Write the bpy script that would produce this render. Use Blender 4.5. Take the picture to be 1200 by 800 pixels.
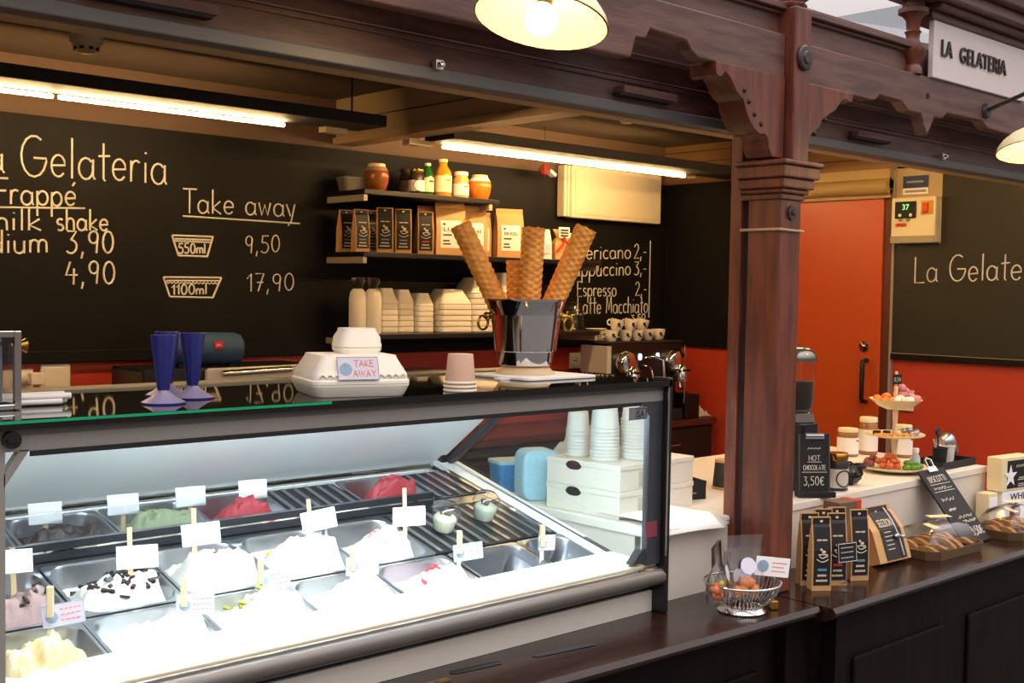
import bpy, bmesh, math, random
from mathutils import Vector, Matrix, noise
random.seed(7)
PI = math.pi
S = bpy.context.scene
COL = S.collection
for o in list(bpy.data.objects):
    bpy.data.objects.remove(o)

# ------------------------------------------------------------------ camera
cam_d = bpy.data.cameras.new('camera'); cam = bpy.data.objects.new('camera', cam_d); COL.objects.link(cam)
F_PX, YAW, PITCH, ROLL = 1368.35, .741153, .0438947, .0163417
cam_d.sensor_width = 36; cam_d.lens = F_PX / 1200 * 36; cam_d.clip_start = .05
cy, sy = math.cos(YAW), math.sin(YAW)
fw = Vector((sy * math.cos(PITCH), cy * math.cos(PITCH), -math.sin(PITCH)))
r0 = Vector((cy, -sy, 0)); u0 = r0.cross(fw)
rt = r0 * math.cos(ROLL) + u0 * math.sin(ROLL); up = u0 * math.cos(ROLL) - r0 * math.sin(ROLL)
cam.matrix_world = Matrix(((rt.x, up.x, -fw.x, 0), (rt.y, up.y, -fw.y, 0), (rt.z, up.z, -fw.z, 1.6), (0, 0, 0, 1)))
S.camera = cam

# ------------------------------------------------------------------ world, exposure
W = bpy.data.worlds.new('hall'); S.world = W; W.use_nodes = True
wt = W.node_tree; bg = wt.nodes['Background']; bg.inputs[1].default_value = 1.0
# a market hall: dim around the stalls, daylight from the roof above
wc = wt.nodes.new('ShaderNodeTexCoord'); ws = wt.nodes.new('ShaderNodeSeparateXYZ'); wr_ = wt.nodes.new('ShaderNodeValToRGB')
wt.links.new(wc.outputs['Generated'], ws.inputs[0]); wt.links.new(ws.outputs['Z'], wr_.inputs[0]); wt.links.new(wr_.outputs[0], bg.inputs[0])
el = wr_.color_ramp.elements; el[0].position = 0; el[0].color = (.11, .09, .08, 1); el[1].position = .75; el[1].color = (1.45, 1.36, 1.38, 1)
e_ = el.new(.18); e_.color = (.33, .295, .29, 1)
S.view_settings.view_transform = 'Standard'; S.view_settings.look = 'None'
S.view_settings.exposure = .9; S.view_settings.gamma = 1; S.view_settings.use_curve_mapping = False
TUBE_W, BULB_W, LED_W = 98, 36, 50
WARM = (1, .62, .27); BULBC = (1, .68, .32); COOL = (.80, .92, 1)

# ------------------------------------------------------------------ materials
def lin(h):
    c = [int(h[i:i + 2], 16) / 255 for i in (0, 2, 4)]
    return tuple(x / 12.92 if x <= .04045 else ((x + .055) / 1.055) ** 2.4 for x in c) + (1,)
MC = {}
def mat(name, h, rough=.5, metal=0, var=.12, scale=18, bump=0, bscale=60, stretch=None, h2=None, spec=.5, trans=0, sss=0, coat=0):
    if name in MC: return MC[name]
    m = bpy.data.materials.new(name); m.use_nodes = True; nt = m.node_tree; N = nt.nodes; b = N['Principled BSDF']
    tc = N.new('ShaderNodeTexCoord'); mp = N.new('ShaderNodeMapping'); nt.links.new(tc.outputs['Object'], mp.inputs[0])
    if stretch: mp.inputs['Scale'].default_value = stretch
    nz = N.new('ShaderNodeTexNoise'); nz.inputs['Scale'].default_value = scale; nz.inputs['Detail'].default_value = 5
    nt.links.new(mp.outputs[0], nz.inputs[0])
    mx = N.new('ShaderNodeMixRGB'); c = lin(h)
    c2 = lin(h2) if h2 else tuple(x * (1 - var) for x in c[:3]) + (1,)
    mx.inputs[1].default_value = c; mx.inputs[2].default_value = c2
    if h2:
        rp = N.new('ShaderNodeValToRGB'); rp.color_ramp.elements[0].position = .4; rp.color_ramp.elements[1].position = .62
        nt.links.new(nz.outputs[0], rp.inputs[0]); nt.links.new(rp.outputs[0], mx.inputs[0])
    else:
        nt.links.new(nz.outputs[0], mx.inputs[0])
    nt.links.new(mx.outputs[0], b.inputs['Base Color'])
    b.inputs['Roughness'].default_value = rough; b.inputs['Metallic'].default_value = metal
    b.inputs['Specular IOR Level'].default_value = spec
    if trans: b.inputs['Transmission Weight'].default_value = trans
    if sss:
        b.inputs['Subsurface Weight'].default_value = sss; b.inputs['Subsurface Radius'].default_value = (.01, .008, .006)
    if coat: b.inputs['Coat Weight'].default_value = coat
    if bump:
        n2 = N.new('ShaderNodeTexNoise'); n2.inputs['Scale'].default_value = bscale; n2.inputs['Detail'].default_value = 4
        nt.links.new(mp.outputs[0], n2.inputs[0])
        bp = N.new('ShaderNodeBump'); bp.inputs['Strength'].default_value = bump; bp.inputs['Distance'].default_value = .004
        nt.links.new(n2.outputs[0], bp.inputs['Height']); nt.links.new(bp.outputs[0], b.inputs['Normal'])
    MC[name] = m; return m
def emit(name, col, k):
    m = bpy.data.materials.new(name); m.use_nodes = True; N = m.node_tree.nodes; b = N['Principled BSDF']
    b.inputs['Base Color'].default_value = tuple(col) + (1,); b.inputs['Emission Color'].default_value = tuple(col) + (1,)
    b.inputs['Emission Strength'].default_value = k; MC[name] = m; return m
def pane(name, tint=(1, 1, 1), gloss=1.0, rough=.01, ior=1.45):
    m = bpy.data.materials.new(name); m.use_nodes = True; nt = m.node_tree; N = nt.nodes; N.clear()
    out = N.new('ShaderNodeOutputMaterial'); t = N.new('ShaderNodeBsdfTransparent'); t.inputs[0].default_value = tuple(tint) + (1,)
    g = N.new('ShaderNodeBsdfGlossy'); g.inputs['Roughness'].default_value = rough
    lw = N.new('ShaderNodeLayerWeight'); lw.inputs[0].default_value = .5
    pw = N.new('ShaderNodeMath'); pw.operation = 'POWER'; pw.inputs[1].default_value = 5
    f = N.new('ShaderNodeMath'); f.operation = 'MULTIPLY_ADD'; f.inputs[1].default_value = .9; f.inputs[2].default_value = .035
    nt.links.new(lw.outputs['Facing'], pw.inputs[0]); nt.links.new(pw.outputs[0], f.inputs[0])
    ml = N.new('ShaderNodeMath'); ml.operation = 'MULTIPLY'; ml.inputs[1].default_value = gloss
    mx = N.new('ShaderNodeMixShader'); L = nt.links
    L.new(f.outputs[0], ml.inputs[0]); L.new(ml.outputs[0], mx.inputs[0]); L.new(t.outputs[0], mx.inputs[1]); L.new(g.outputs[0], mx.inputs[2])
    L.new(mx.outputs[0], out.inputs[0]); MC[name] = m; return m

STEEL = mat('steel', 'b9bcc0', .28, 1, .15, 30, stretch=(1, 1, 6))
CHROME = mat('chrome', 'd8d6d2', .06, 1, .03)
ALU = mat('grey_aluminium', '6a6866', .45, .6, .1)
DKFRAME = mat('dark_frame', '3c3e41', .35, .3, .1)
BLACK = mat('black_plastic', '131315', .35, 0, .2)
MATTE = mat('matte_black', '161515', .7, 0, .2)
WHITE = mat('white_laminate', 'e6ddcf', .4, 0, .05)
CASEW = mat('white_enamel', 'ece9e2', .3, 0, .04)
FOAM = mat('foam_white', 'f0e9da', .6, 0, .04, bump=.15, bscale=200)
BOARD = mat('chalkboard', '0d0c0b', .6, 0, .35, 4, h2='121110', spec=.2)
CHALK = mat('chalk', 'e9e4d8', .9, 0, .25, 90)
RED = mat('red_paint', 'bf3f26', .45, 0, .1, 3, bump=.05)
DOORR = mat('door_orange', 'c24e1b', .4, 0, .12, 3)
WOOD = mat('dark_wood', '6c4a41', .42, 0, .3, 5, stretch=(1, 8, 8), h2='54362e', bump=.12, bscale=20)
WOODV = mat('dark_wood_post', '743c29', .4, 0, .3, 5, stretch=(8, 8, 1), h2='582d20', bump=.12, bscale=20)
LEDGE = mat('ledge_wood', '2a1812', .2, 0, .3, 4, stretch=(1, 8, 8), h2='1e100c', spec=.4, bump=.05, bscale=20)
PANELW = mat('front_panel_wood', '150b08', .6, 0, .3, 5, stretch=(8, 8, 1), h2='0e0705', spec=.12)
CEIL = mat('ceiling_brown', '4f4236', .7, 0, .2, 2)
JOIST = mat('joist_cream', 'ad936c', .6, 0, .15, 4)
TAN = mat('tan_trim', 'bd9d72', .6, 0, .15, 4)
PLANK = mat('plank_wood', '82603a', .6, 0, .2, 4, stretch=(8, 1, 8))
WALLB = mat('brown_wall', '5e4836', .7, 0, .15, 3)
KRAFT = mat('kraft_paper', 'cfa067', .65, 0, .15, 30, bump=.1)
PAPER = mat('white_paper', 'f1ede6', .7, 0, .03)
CREAM = mat('cream_enamel', 'ecdcae', .35, 0, .05)
GLASS = pane('clear_glass', (.96, .98, .98), .9)
PLEXI = pane('plexiglass', (.93, .95, .97), 1.6)
CLEAR = pane('clear_plastic', (.95, .955, .95), 2.2, .14)
TOPGL = mat('black_glass', '0b0e0d', .03, 0, .05, spec=.75)
GREEN = mat('glass_edge_green', '12a06a', .15, 0, .1, spec=.6)
WAFFLE = mat('waffle', 'f6ab48', .6, 0, .2, 60, h2='e38e34')
BLUE = mat('blue_plastic', '232a72', .35, 0, .08)
LILAC = mat('lilac_base', '8d83a0', .4, 0, .08)
NAVY = mat('navy_fabric', '2d5074', .6, 0, .2, 120)
CARDW = mat('card_white', 'f3f1f0', .7, 0, .03)
CARDL = mat('card_lilac', 'cfc8d6', .7, 0, .04)
PINKT = mat('pink_print', 'e58f86', .7, 0, .05)
BLUET = mat('blue_print', '8fa9bd', .7, 0, .1)
STICK = mat('pale_wood', 'd9bd92', .6, 0, .15, 40)
GOLD = mat('brass', 'b98d3e', .25, 1, .1)
REDP = mat('signal_red', 'd4231c', .4, 0, .05)
ORANGEC = mat('orange_candy', 'e8842c', .4, 0, .15, 60, sss=.2)
PINKC = mat('pink_candy', 'd98a8a', .5, 0, .2, 60, sss=.2)
WHITEC = mat('white_candy', 'efe6d2', .5, 0, .1, 60)
GREENC = mat('green_candy', '6f9a2e', .4, 0, .25, 60, sss=.2)
PEACHC = mat('coral_candy', 'e0703e', .4, 0, .2, 60, sss=.2)

# ------------------------------------------------------------------ mesh builder
def Rx(a): return Matrix.Rotation(a, 3, 'X')
def Ry(a): return Matrix.Rotation(a, 3, 'Y')
def Rz(a): return Matrix.Rotation(a, 3, 'Z')
D2R = PI / 180
class MB:
    def __init__(s): s.b = bmesh.new()
    def verts(s, pts): return [s.b.verts.new(p) for p in pts]
    def box(s, a, b, rot=None, piv=None):
        a = Vector(a); b = Vector(b)
        ps = [Vector((x, y, z)) for z in (a.z, b.z) for y in (a.y, b.y) for x in (a.x, b.x)]
        if rot is not None:
            pv = Vector(piv) if piv is not None else (a + b) / 2
            ps = [rot @ (p - pv) + pv for p in ps]
        v = s.verts(ps)
        for f in ((0, 2, 3, 1), (4, 5, 7, 6), (0, 1, 5, 4), (2, 6, 7, 3), (0, 4, 6, 2), (1, 3, 7, 5)): s.b.faces.new([v[i] for i in f])
        return s
    def loft(s, rings, cap0=True, cap1=True, closed=True):
        R = [s.verts(r) for r in rings]; n = len(R[0])
        for a, b in zip(R, R[1:]):
            for i in range(n if closed else n - 1):
                j = (i + 1) % n; s.b.faces.new((a[i], a[j], b[j], b[i]))
        if closed and cap0: s.b.faces.new(list(reversed(R[0])))
        if closed and cap1: s.b.faces.new(R[-1])
        return s
    def prism(s, pts, axis, a0, a1):
        def P(u, v, w): return {'x': (w, u, v), 'y': (u, w, v), 'z': (u, v, w)}[axis]
        return s.loft([[P(u, v, a0) for u, v in pts], [P(u, v, a1) for u, v in pts]])
    def lathe(s, prof, c=(0, 0, 0), n=24, rot=None, sx=1, sy=1, cap=True):
        c = Vector(c); rings = []
        for r, z in prof:
            ring = []
            for i in range(n):
                a = 2 * PI * i / n; p = Vector((r * math.cos(a) * sx, r * math.sin(a) * sy, z))
                ring.append(c + (rot @ p if rot is not None else p))
            rings.append(ring)
        return s.loft(rings, cap, cap)
    def tube(s, pts, r, n=8, closed=False):
        pts = [Vector(p) for p in pts]; m = len(pts); rings = []; nrm = None
        for i, p in enumerate(pts):
            t = (pts[(i + 1) % m] - pts[i - 1]) if closed else (pts[min(i + 1, m - 1)] - pts[max(i - 1, 0)])
            if t.length < 1e-9: t = Vector((0, 0, 1))
            t.normalize()
            if nrm is None: nrm = t.orthogonal().normalized()
            nrm = nrm - t * nrm.dot(t)
            if nrm.length < 1e-6: nrm = t.orthogonal()
            nrm.normalize(); bn = t.cross(nrm)
            rr = r(i / (m - 1)) if callable(r) else r
            rings.append([p + (nrm * math.cos(2 * PI * k / n) + bn * math.sin(2 * PI * k / n)) * rr for k in range(n)])
        if closed: rings.append(rings[0]); return s.loft(rings, False, False)
        return s.loft(rings)
    def cyl(s, a, b, r0, r1=None, n=16):
        r1 = r0 if r1 is None else r1
        return s.tube([a, b], lambda t: r0 + (r1 - r0) * t, n)
    def ball(s, c, r, n=12, m=8, jit=0, seed=0):
        if not hasattr(r, '__len__'): r = (r, r, r)
        c = Vector(c); rings = []
        for j in range(1, m):
            t = PI * j / m; ring = []
            for i in range(n):
                a = 2 * PI * i / n; d = Vector((math.sin(t) * math.cos(a), math.sin(t) * math.sin(a), -math.cos(t)))
                k = 1 + jit * noise.noise(d * 2.3 + Vector((seed, seed * .7, 0)))
                ring.append(c + Vector((d.x * r[0], d.y * r[1], d.z * r[2])) * k)
            rings.append(ring)
        return s.loft(rings)
    def grid(s, fn, nu, nv):
        V = [[s.b.verts.new(fn(i / nu, j / nv)) for j in range(nv + 1)] for i in range(nu + 1)]
        for i in range(nu):
            for j in range(nv): s.b.faces.new((V[i][j], V[i + 1][j], V[i + 1][j + 1], V[i][j + 1]))
        return s
    def add(s, me, fn):
        v = [s.b.verts.new(fn(p.co)) for p in me.vertices]
        for f in me.polygons:
            try: s.b.faces.new([v[i] for i in f.vertices])
            except ValueError: pass
        return s
    def build(s, name, m, parent=None, smooth=None, bevel=0, loc=None, solid=0, rot=None):
        bmesh.ops.recalc_face_normals(s.b, faces=s.b.faces[:])
        me = bpy.data.meshes.new(name); s.b.to_mesh(me); s.b.free(); me.materials.append(m)
        if smooth is not None:
            for p in me.polygons: p.use_smooth = True
            me.set_sharp_from_angle(angle=smooth * D2R)
        o = bpy.data.objects.new(name, me); COL.objects.link(o)
        if parent is not None: o.parent = parent
        if loc is not None: o.location = loc
        if rot is not None: o.rotation_euler = rot
        if solid:
            k = o.modifiers.new('solid', 'SOLIDIFY'); k.thickness = solid; k.offset = 0
        if bevel:
            k = o.modifiers.new('bevel', 'BEVEL'); k.width = bevel; k.segments = 2; k.limit_method = 'ANGLE'; k.angle_limit = .6
        return o
def tag(o, label, cat, group=None):
    o['label'] = label; o['category'] = cat
    if group: o['group'] = group
    return o
def thing(name, label, cat, loc=(0, 0, 0), rz=0, group=None, rx=0, ry=0):
    o = bpy.data.objects.new(name, None); COL.objects.link(o); o.empty_display_size = .05
    o.location = loc; o.rotation_euler = (rx, ry, rz)
    return tag(o, label, cat, group)
def struct(o): o['kind'] = 'structure'; return o
def copy_tree(o, parent=None):
    c = o.copy(); COL.objects.link(c)
    if parent is not None: c.parent = parent
    for ch in list(o.children): copy_tree(ch, c)
    return c
def place(proto, used, loc, rz=0, label=None, rx=0, ry=0, scale=None):
    o = proto if not used else copy_tree(proto)
    o.location = loc; o.rotation_euler = (rx, ry, rz)
    if scale is not None: o.scale = (scale,) * 3 if not hasattr(scale, '__len__') else scale
    if label: o['label'] = label
    return o
def bx(name, m, a, b, parent=None, bevel=0): return MB().box(a, b).build(name, m, parent, bevel=bevel)
def rrect(w, d, r, n=5, cx=0, cy=0):
    P = []
    for sx, sy, a0 in ((1, 1, 0), (-1, 1, 90), (-1, -1, 180), (1, -1, 270)):
        for k in range(n + 1):
            a = (a0 + 90 * k / n) * D2R
            P.append((cx + sx * (w / 2 - r) + r * math.cos(a), cy + sy * (d / 2 - r) + r * math.sin(a)))
    return P

# ------------------------------------------------------------------ handwriting (single strokes) and printed text
def A(cx, cy, rx, ry, a0, a1, n=12): return [(cx + rx * math.cos((a0 + (a1 - a0) * k / n) * D2R), cy + ry * math.sin((a0 + (a1 - a0) * k / n) * D2R)) for k in range(n + 1)]
def Ln(*v): return [(v[i], v[i + 1]) for i in range(0, len(v), 2)]
o_ = A(.23, .28, .22, .28, 60, 420)
G_ = {
 'a': (.52, [A(.22, .26, .22, .27, 40, 380), Ln(.44, .5, .44, .08, .5, 0)]),
 'b': (.5, [Ln(.03, 1, .03, 0), A(.24, .27, .21, .27, 150, -170)]),
 'c': (.42, [A(.23, .27, .22, .27, 50, 310)]),
 'd': (.5, [A(.21, .26, .21, .27, 30, 380), Ln(.43, 1, .43, 0)]),
 'e': (.47, [Ln(.03, .28, .42, .3) + A(.22, .28, .21, .27, 5, 320)[1:]]),
 'h': (.47, [Ln(.03, 1, .03, 0), Ln(.03, .3) + A(.21, .33, .18, .22, 150, 0) + Ln(.4, 0)]),
 'i': (.16, [Ln(.06, .52, .06, 0), Ln(.06, .75, .07, .79)]),
 'k': (.44, [Ln(.03, 1, .03, 0), Ln(.36, .52, .04, .24, .4, 0)]),
 'l': (.16, [Ln(.06, 1, .06, 0)]),
 'm': (.72, [Ln(.03, .54, .03, 0), Ln(.03, .3) + A(.18, .36, .15, .18, 150, 0) + Ln(.34, 0), Ln(.34, .3) + A(.49, .36, .15, .18, 150, 0) + Ln(.65, 0)]),
 'n': (.45, [Ln(.03, .54, .03, 0), Ln(.03, .3) + A(.2, .34, .17, .2, 150, 0) + Ln(.38, 0)]),
 'o': (.5, [o_]),
 'p': (.5, [Ln(.03, .54, .03, -.42), A(.24, .27, .21, .27, 150, -170)]),
 'r': (.34, [Ln(.03, .54, .03, 0), Ln(.03, .26) + A(.2, .34, .17, .2, 150, 50)]),
 's': (.38, [A(.18, .41, .14, .13, 40, 250, 8) + A(.18, .14, .15, .14, 80, -140, 8)]),
 't': (.34, [Ln(.16, .95, .16, .05, .22, 0), Ln(0, .62, .36, .64)]),
 'u': (.48, [Ln(.03, .54) + A(.21, .2, .18, .2, 180, 350) + Ln(.4, .54, .4, 0)]),
 'w': (.62, [Ln(.0, .54, .14, 0, .29, .45, .43, 0, .57, .54)]),
 'y': (.46, [Ln(.0, .54, .2, .02), Ln(.4, .54, .24, -.2, .08, -.4)]),
 'A': (.6, [Ln(0, 0, .27, 1, .55, 0), Ln(.1, .36, .45, .36)]),
 'B': (.52, [Ln(.03, 0, .03, 1), A(.1, .76, .32, .24, 90, -90), A(.1, .26, .36, .27, 90, -90)]),
 'C': (.55, [A(.32, .5, .3, .5, 55, 305)]),
 'E': (.5, [Ln(.45, 1, .03, 1, .03, 0, .45, 0), Ln(.03, .53, .38, .53)]),
 'F': (.48, [Ln(.48, 1, .0, 1), Ln(.06, 1, .06, 0), Ln(.06, .53, .4, .53)]),
 'G': (.78, [A(.37, .5, .36, .5, 55, 345) + Ln(.72, .46, .36, .46)]),
 'H': (.58, [Ln(.03, 0, .03, 1), Ln(.5, 0, .5, 1), Ln(.03, .5, .5, .5)]),
 'I': (.18, [Ln(.08, 0, .08, 1)]),
 'L': (.52, [Ln(.03, 1, .03, 0, .48, 0)]),
 'M': (.7, [Ln(.03, 0, .08, 1, .32, .2, .56, 1, .62, 0)]),
 'O': (.66, [A(.31, .5, .3, .5, 90, 450)]),
 'R': (.5, [Ln(.03, 0, .03, 1), A(.1, .76, .32, .24, 90, -90) + Ln(.46, 0)]),
 'U': (.55, [Ln(.03, 1) + A(.25, .26, .22, .26, 180, 360) + Ln(.47, 1)]),
 'S': (.5, [A(.24, .75, .2, .24, 40, 260, 9) + A(.24, .26, .21, .26, 85, -140, 9)]),
 'T': (.56, [Ln(0, 1, .58, 1), Ln(.28, 1, .28, 0)]),
 'K': (.5, [Ln(.03, 1, .03, 0), Ln(.45, 1, .04, .45, .48, 0)]),
 'W': (.8, [Ln(0, 1, .18, 0, .38, .8, .57, 0, .76, 1)]),
 'Y': (.55, [Ln(0, 1, .27, .5, .54, 1), Ln(.27, .5, .27, 0)]),
 '0': (.56, [A(.26, .5, .23, .5, 90, 450)]),
 '1': (.3, [Ln(0, .72, .2, 1, .2, 0)]),
 '2': (.52, [A(.23, .75, .2, .25, 170, -30, 9) + Ln(.03, .02, .48, .04)]),
 '3': (.52, [Ln(.04, 1, .42, .98, .2, .6) + A(.2, .3, .24, .3, 85, -140, 9)]),
 '4': (.55, [Ln(.2, 1, .03, .42, .5, .42), Ln(.36, .7, .34, 0)]),
 '5': (.52, [Ln(.44, 1, .1, 1, .07, .6) + A(.2, .31, .25, .31, 110, -140, 9)]),
 '7': (.48, [Ln(.02, 1, .44, 1, .16, 0), Ln(.1, .5, .4, .5)]),
 '9': (.52, [A(.23, .72, .2, .28, 20, 380, 10) + Ln(.36, 0)]),
 ',': (.22, [Ln(.1, .1, .04, -.2)]), '-': (.36, [Ln(.06, .4, .3, .4)]), ' ': (.34, []), '.': (.16, [Ln(.06, 0, .08, .03)]),
 '\u20ac': (.6, [A(.36, .5, .28, .48, 50, 310), Ln(0, .6, .42, .6), Ln(0, .42, .4, .42)]),
}
G_['\u00e9'] = (G_['e'][0], G_['e'][1] + [Ln(.3, .78, .4, .92)])
def write(mb, s, o, right, upv, h, width=None, rad=.0035, jit=.02, seed=1):
    """single-stroke handwriting from o along right; h = cap height, width = total run"""
    rnd = random.Random(seed); o = Vector(o); right = Vector(right).normalized(); upv = Vector(upv).normalized(); nr = right.cross(upv)
    tot = sum(G_[c][0] + .1 for c in s) - .1; kx = h if width is None else width / tot; x = 0
    for c in s:
        w, st = G_[c]; dy = rnd.uniform(-jit, jit); ks = rnd.uniform(.97, 1.03)
        for q in st:
            pts = [o + right * (x + u * kx * ks) + upv * ((v + dy) * h) for u, v in q]
            if len(pts) == 1: pts.append(pts[0] + upv * .002)
            mb.tube(pts, rad, 5)
        x += (w + .1) * kx
    return mb
TXT = {}
def printed(mb, s, o, right, upv, w, h, thick=.001):
    if s not in TXT:
        cu = bpy.data.curves.new('printed', 'FONT'); cu.body = s; cu.size = 1; cu.extrude = .5; cu.resolution_u = 3
        ob = bpy.data.objects.new('printed', cu); COL.objects.link(ob); bpy.context.view_layer.update()
        me = bpy.data.meshes.new_from_object(ob.evaluated_get(bpy.context.evaluated_depsgraph_get()))
        bpy.data.objects.remove(ob); bpy.data.curves.remove(cu); TXT[s] = me
    me = TXT[s]; xs = [v.co.x for v in me.vertices]; ys = [v.co.y for v in me.vertices]
    x0, x1, y0, y1 = min(xs), max(xs), min(ys), max(ys)
    o = Vector(o); right = Vector(right).normalized(); upv = Vector(upv).normalized(); nr = right.cross(upv)
    return mb.add(me, lambda p: o + right * ((p.x - x0) / (x1 - x0) * w) + upv * ((p.y - y0) / (y1 - y0) * h) + nr * (p.z * thick))
XR, YB = 5.2, 4.4
XV, YV, ZV = Vector((1, 0, 0)), Vector((0, 1, 0)), Vector((0, 0, 1))

# ================================================================== SETTING
struct(bx('floor', mat('stone_floor', '4b4642', .5, 0, .3, 6), (-3, -4, -.05), (9, 9, 0)))
struct(bx('wall_back', RED, (-1.2, YB, 0), (XR + .1, YB + .1, 2.24)))
struct(bx('trim_1', WALLB, (-1.2, YB - .005, 2.215), (XR, YB + .1, 2.46)))
struct(bx('wall_right', RED, (XR, 2.05, 0), (XR + .1, YB, 2.215)))
struct(bx('wall_right_upper', PLANK, (XR - .012, 2.05, 2.215), (XR + .1, YB, 2.46)))
g = MB()
for z in (2.27, 2.33, 2.39): g.box((XR - .0135, 2.05, z), (XR - .011, YB, z + .004))
struct(g.build('trim_2', MATTE))
struct(bx('wall_left', WALLB, (-1.3, 2.05, 0), (-1.2, YB, 2.46)))
struct(bx('ceiling', CEIL, (-1.3, 2.035, 2.43), (XR + .1, YB + .1, 2.44)))
# cross joist between the two ceiling bays
jo = MB().box((2.94, 2.08, 2.26), (3.02, YB, 2.43)).build('ceiling_beam', JOIST); struct(jo)
g = MB().box((2.925, 2.08, 2.232), (3.035, YB, 2.26)); struct(g.build('trim_3', TAN))
g = MB().box((2.935, 2.08, 2.335), (2.9405, YB, 2.338)); struct(g.build('trim_4', MATTE))
# market hall roof, glimpsed above the parapet
g = MB()
g.box((3, 6, 5.2), (30, 30, 5.3), Ry(-.08) @ Rx(.05)); hr = g.build('hall_roof', mat('roof_boards', 'dfe3e6', .6, 0, .12, 6, stretch=(1, 12, 1))); struct(hr)
g = MB()
for k in range(4): g.box((5 + 4 * k, 5, 4.85), (5.25 + 4 * k, 30, 5.1))
struct(g.build('hall_roof_rafters', mat('rafter_grey', '8d9092', .6)))

# ================================================================== FRONT COUNTER OF THE STALL
g = MB()
pr = [(1.80, .735), (1.72, .74), (1.695, .755), (1.69, .768), (1.70, .78), (2.03, .78), (2.03, .735)]
def ledge(x0, x1, dy0, dy1, m, zo=0):
    r = []
    for k in range(13):
        t = k / 12; x = x0 + (x1 - x0) * t; dy = dy0 + (dy1 - dy0) * t
        r.append([(x, y + (dy if y < 1.9 else 0), z + zo) for y, z in pr])
    m.loft(r); return m
ledge(-.4, 2.665, .115, -.003, g)
lt = g.build('counter_ledge', LEDGE, None, 40)
tag(lt, 'dark glossy wooden counter ledge running along the foot of the gelato case', 'counter')
g = MB()
for a, b in (((.95, 2.02), (1.08, 1.995)), ((1.58, 1.898), (1.70, 1.885)), ((1.795, 1.868), (1.96, 1.848))):
    MB().prism([(a[0], a[1] - .012), (b[0], b[1] - .012), (b[0] + .008, b[1]), (b[0], b[1] + .01), (a[0], a[1] + .01), (a[0] - .008, a[1])], 'z', .7805, .7815).build('vent_slot', MATTE, lt)
br = MB().prism(rrect(.06, .02, .004, 3, 1.515, 1.868), 'z', .7805, .783).build('latch_plate', GOLD, lt)
MB().cyl((1.515, 1.868, .783), (1.515, 1.868, .7835), .006).build('keyhole', MATTE, br)
g = MB(); ledge(2.672, 4.75, -.042, -.042, g)
tag(g.build('counter_ledge', LEDGE, None, 40), 'dark wooden display ledge right of the post, under the coffee bags and biscuits', 'counter')
# panelled fronts
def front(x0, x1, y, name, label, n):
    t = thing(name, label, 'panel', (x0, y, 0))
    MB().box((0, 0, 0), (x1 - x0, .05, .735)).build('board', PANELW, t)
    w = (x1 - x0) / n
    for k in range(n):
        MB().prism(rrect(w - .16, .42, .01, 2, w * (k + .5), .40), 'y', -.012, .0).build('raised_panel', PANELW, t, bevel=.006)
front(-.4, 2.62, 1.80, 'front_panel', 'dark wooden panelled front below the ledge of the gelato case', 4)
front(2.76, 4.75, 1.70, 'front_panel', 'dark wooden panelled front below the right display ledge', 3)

# ================================================================== POST
pt = thing('wooden_post', 'reddish brown wooden post with moulded capital and round rosettes at the counter', 'post', (0, 0, 0))
MB().box((2.645, 1.835, .7805), (2.745, 1.94, 1.86)).build('shaft', WOODV, pt, bevel=.006)
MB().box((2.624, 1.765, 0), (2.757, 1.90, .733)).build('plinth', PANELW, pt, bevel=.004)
MB().box((2.66, 1.93, .7805), (2.74, 1.963, 2.0)).build('groove', mat('groove_dark', '2a1712', .6), pt)
MB().box((2.645, 1.962, .7805), (2.735, 2.0, 2.1)).build('rear_pilaster', WOODV, pt, bevel=.003)
g = MB()
def mould(mb, steps):
    for e, z0, z1 in steps: mb.box((2.645 - e, 1.835 - e, z0), (2.745 + e, 1.96 + min(e, .0), z1))
mould(g, [(.006, 1.855, 1.872), (.014, 1.872, 1.885), (.024, 1.885, 1.912)])
g.build('capital', WOODV, pt, bevel=.004)
g = MB(); mould(g, [(.034, 1.912, 1.945), (.042, 1.945, 1.958)]); g.build('abacus', WOODV, pt, bevel=.004)
MB().box((2.668, 1.815, 1.958), (2.742, 1.94, 2.37)).build('upper_shaft', WOODV, pt, bevel=.005)
g = MB(); g.lathe([(.0, .016), (.015, .016), (.018, .012), (.030, .011), (.034, .007), (.034, 0)], (2.705, 1.815, 2.235), 24, Rx(PI / 2))
g.build('rosette', mat('rosette_iron', '4a4140', .35, .5), pt, 40)
g = MB(); g.lathe([(.0, .012), (.006, .012), (.008, .006), (.020, .006), (.020, 0)], (2.697, 1.835, 1.852 - .03), 20, Rx(PI / 2)); g.build('rosette', MC['rosette_iron'], pt, 40)
MB().tube([(2.641, 1.96, 1.775), (2.641, 1.831, 1.775), (2.749, 1.831, 1.773), (2.752, 1.90, 1.773)], .004, 6).build('wire', TAN, pt)
g = MB(); g.lathe([(.05, 0), (.055, .012), (.045, .02), (.06, .03), (.06, .05), (.04, .06), (.04, .2)], (2.705, 1.87, 2.37), 8); g.build('cap', WOODV, pt, bevel=.003)

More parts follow.
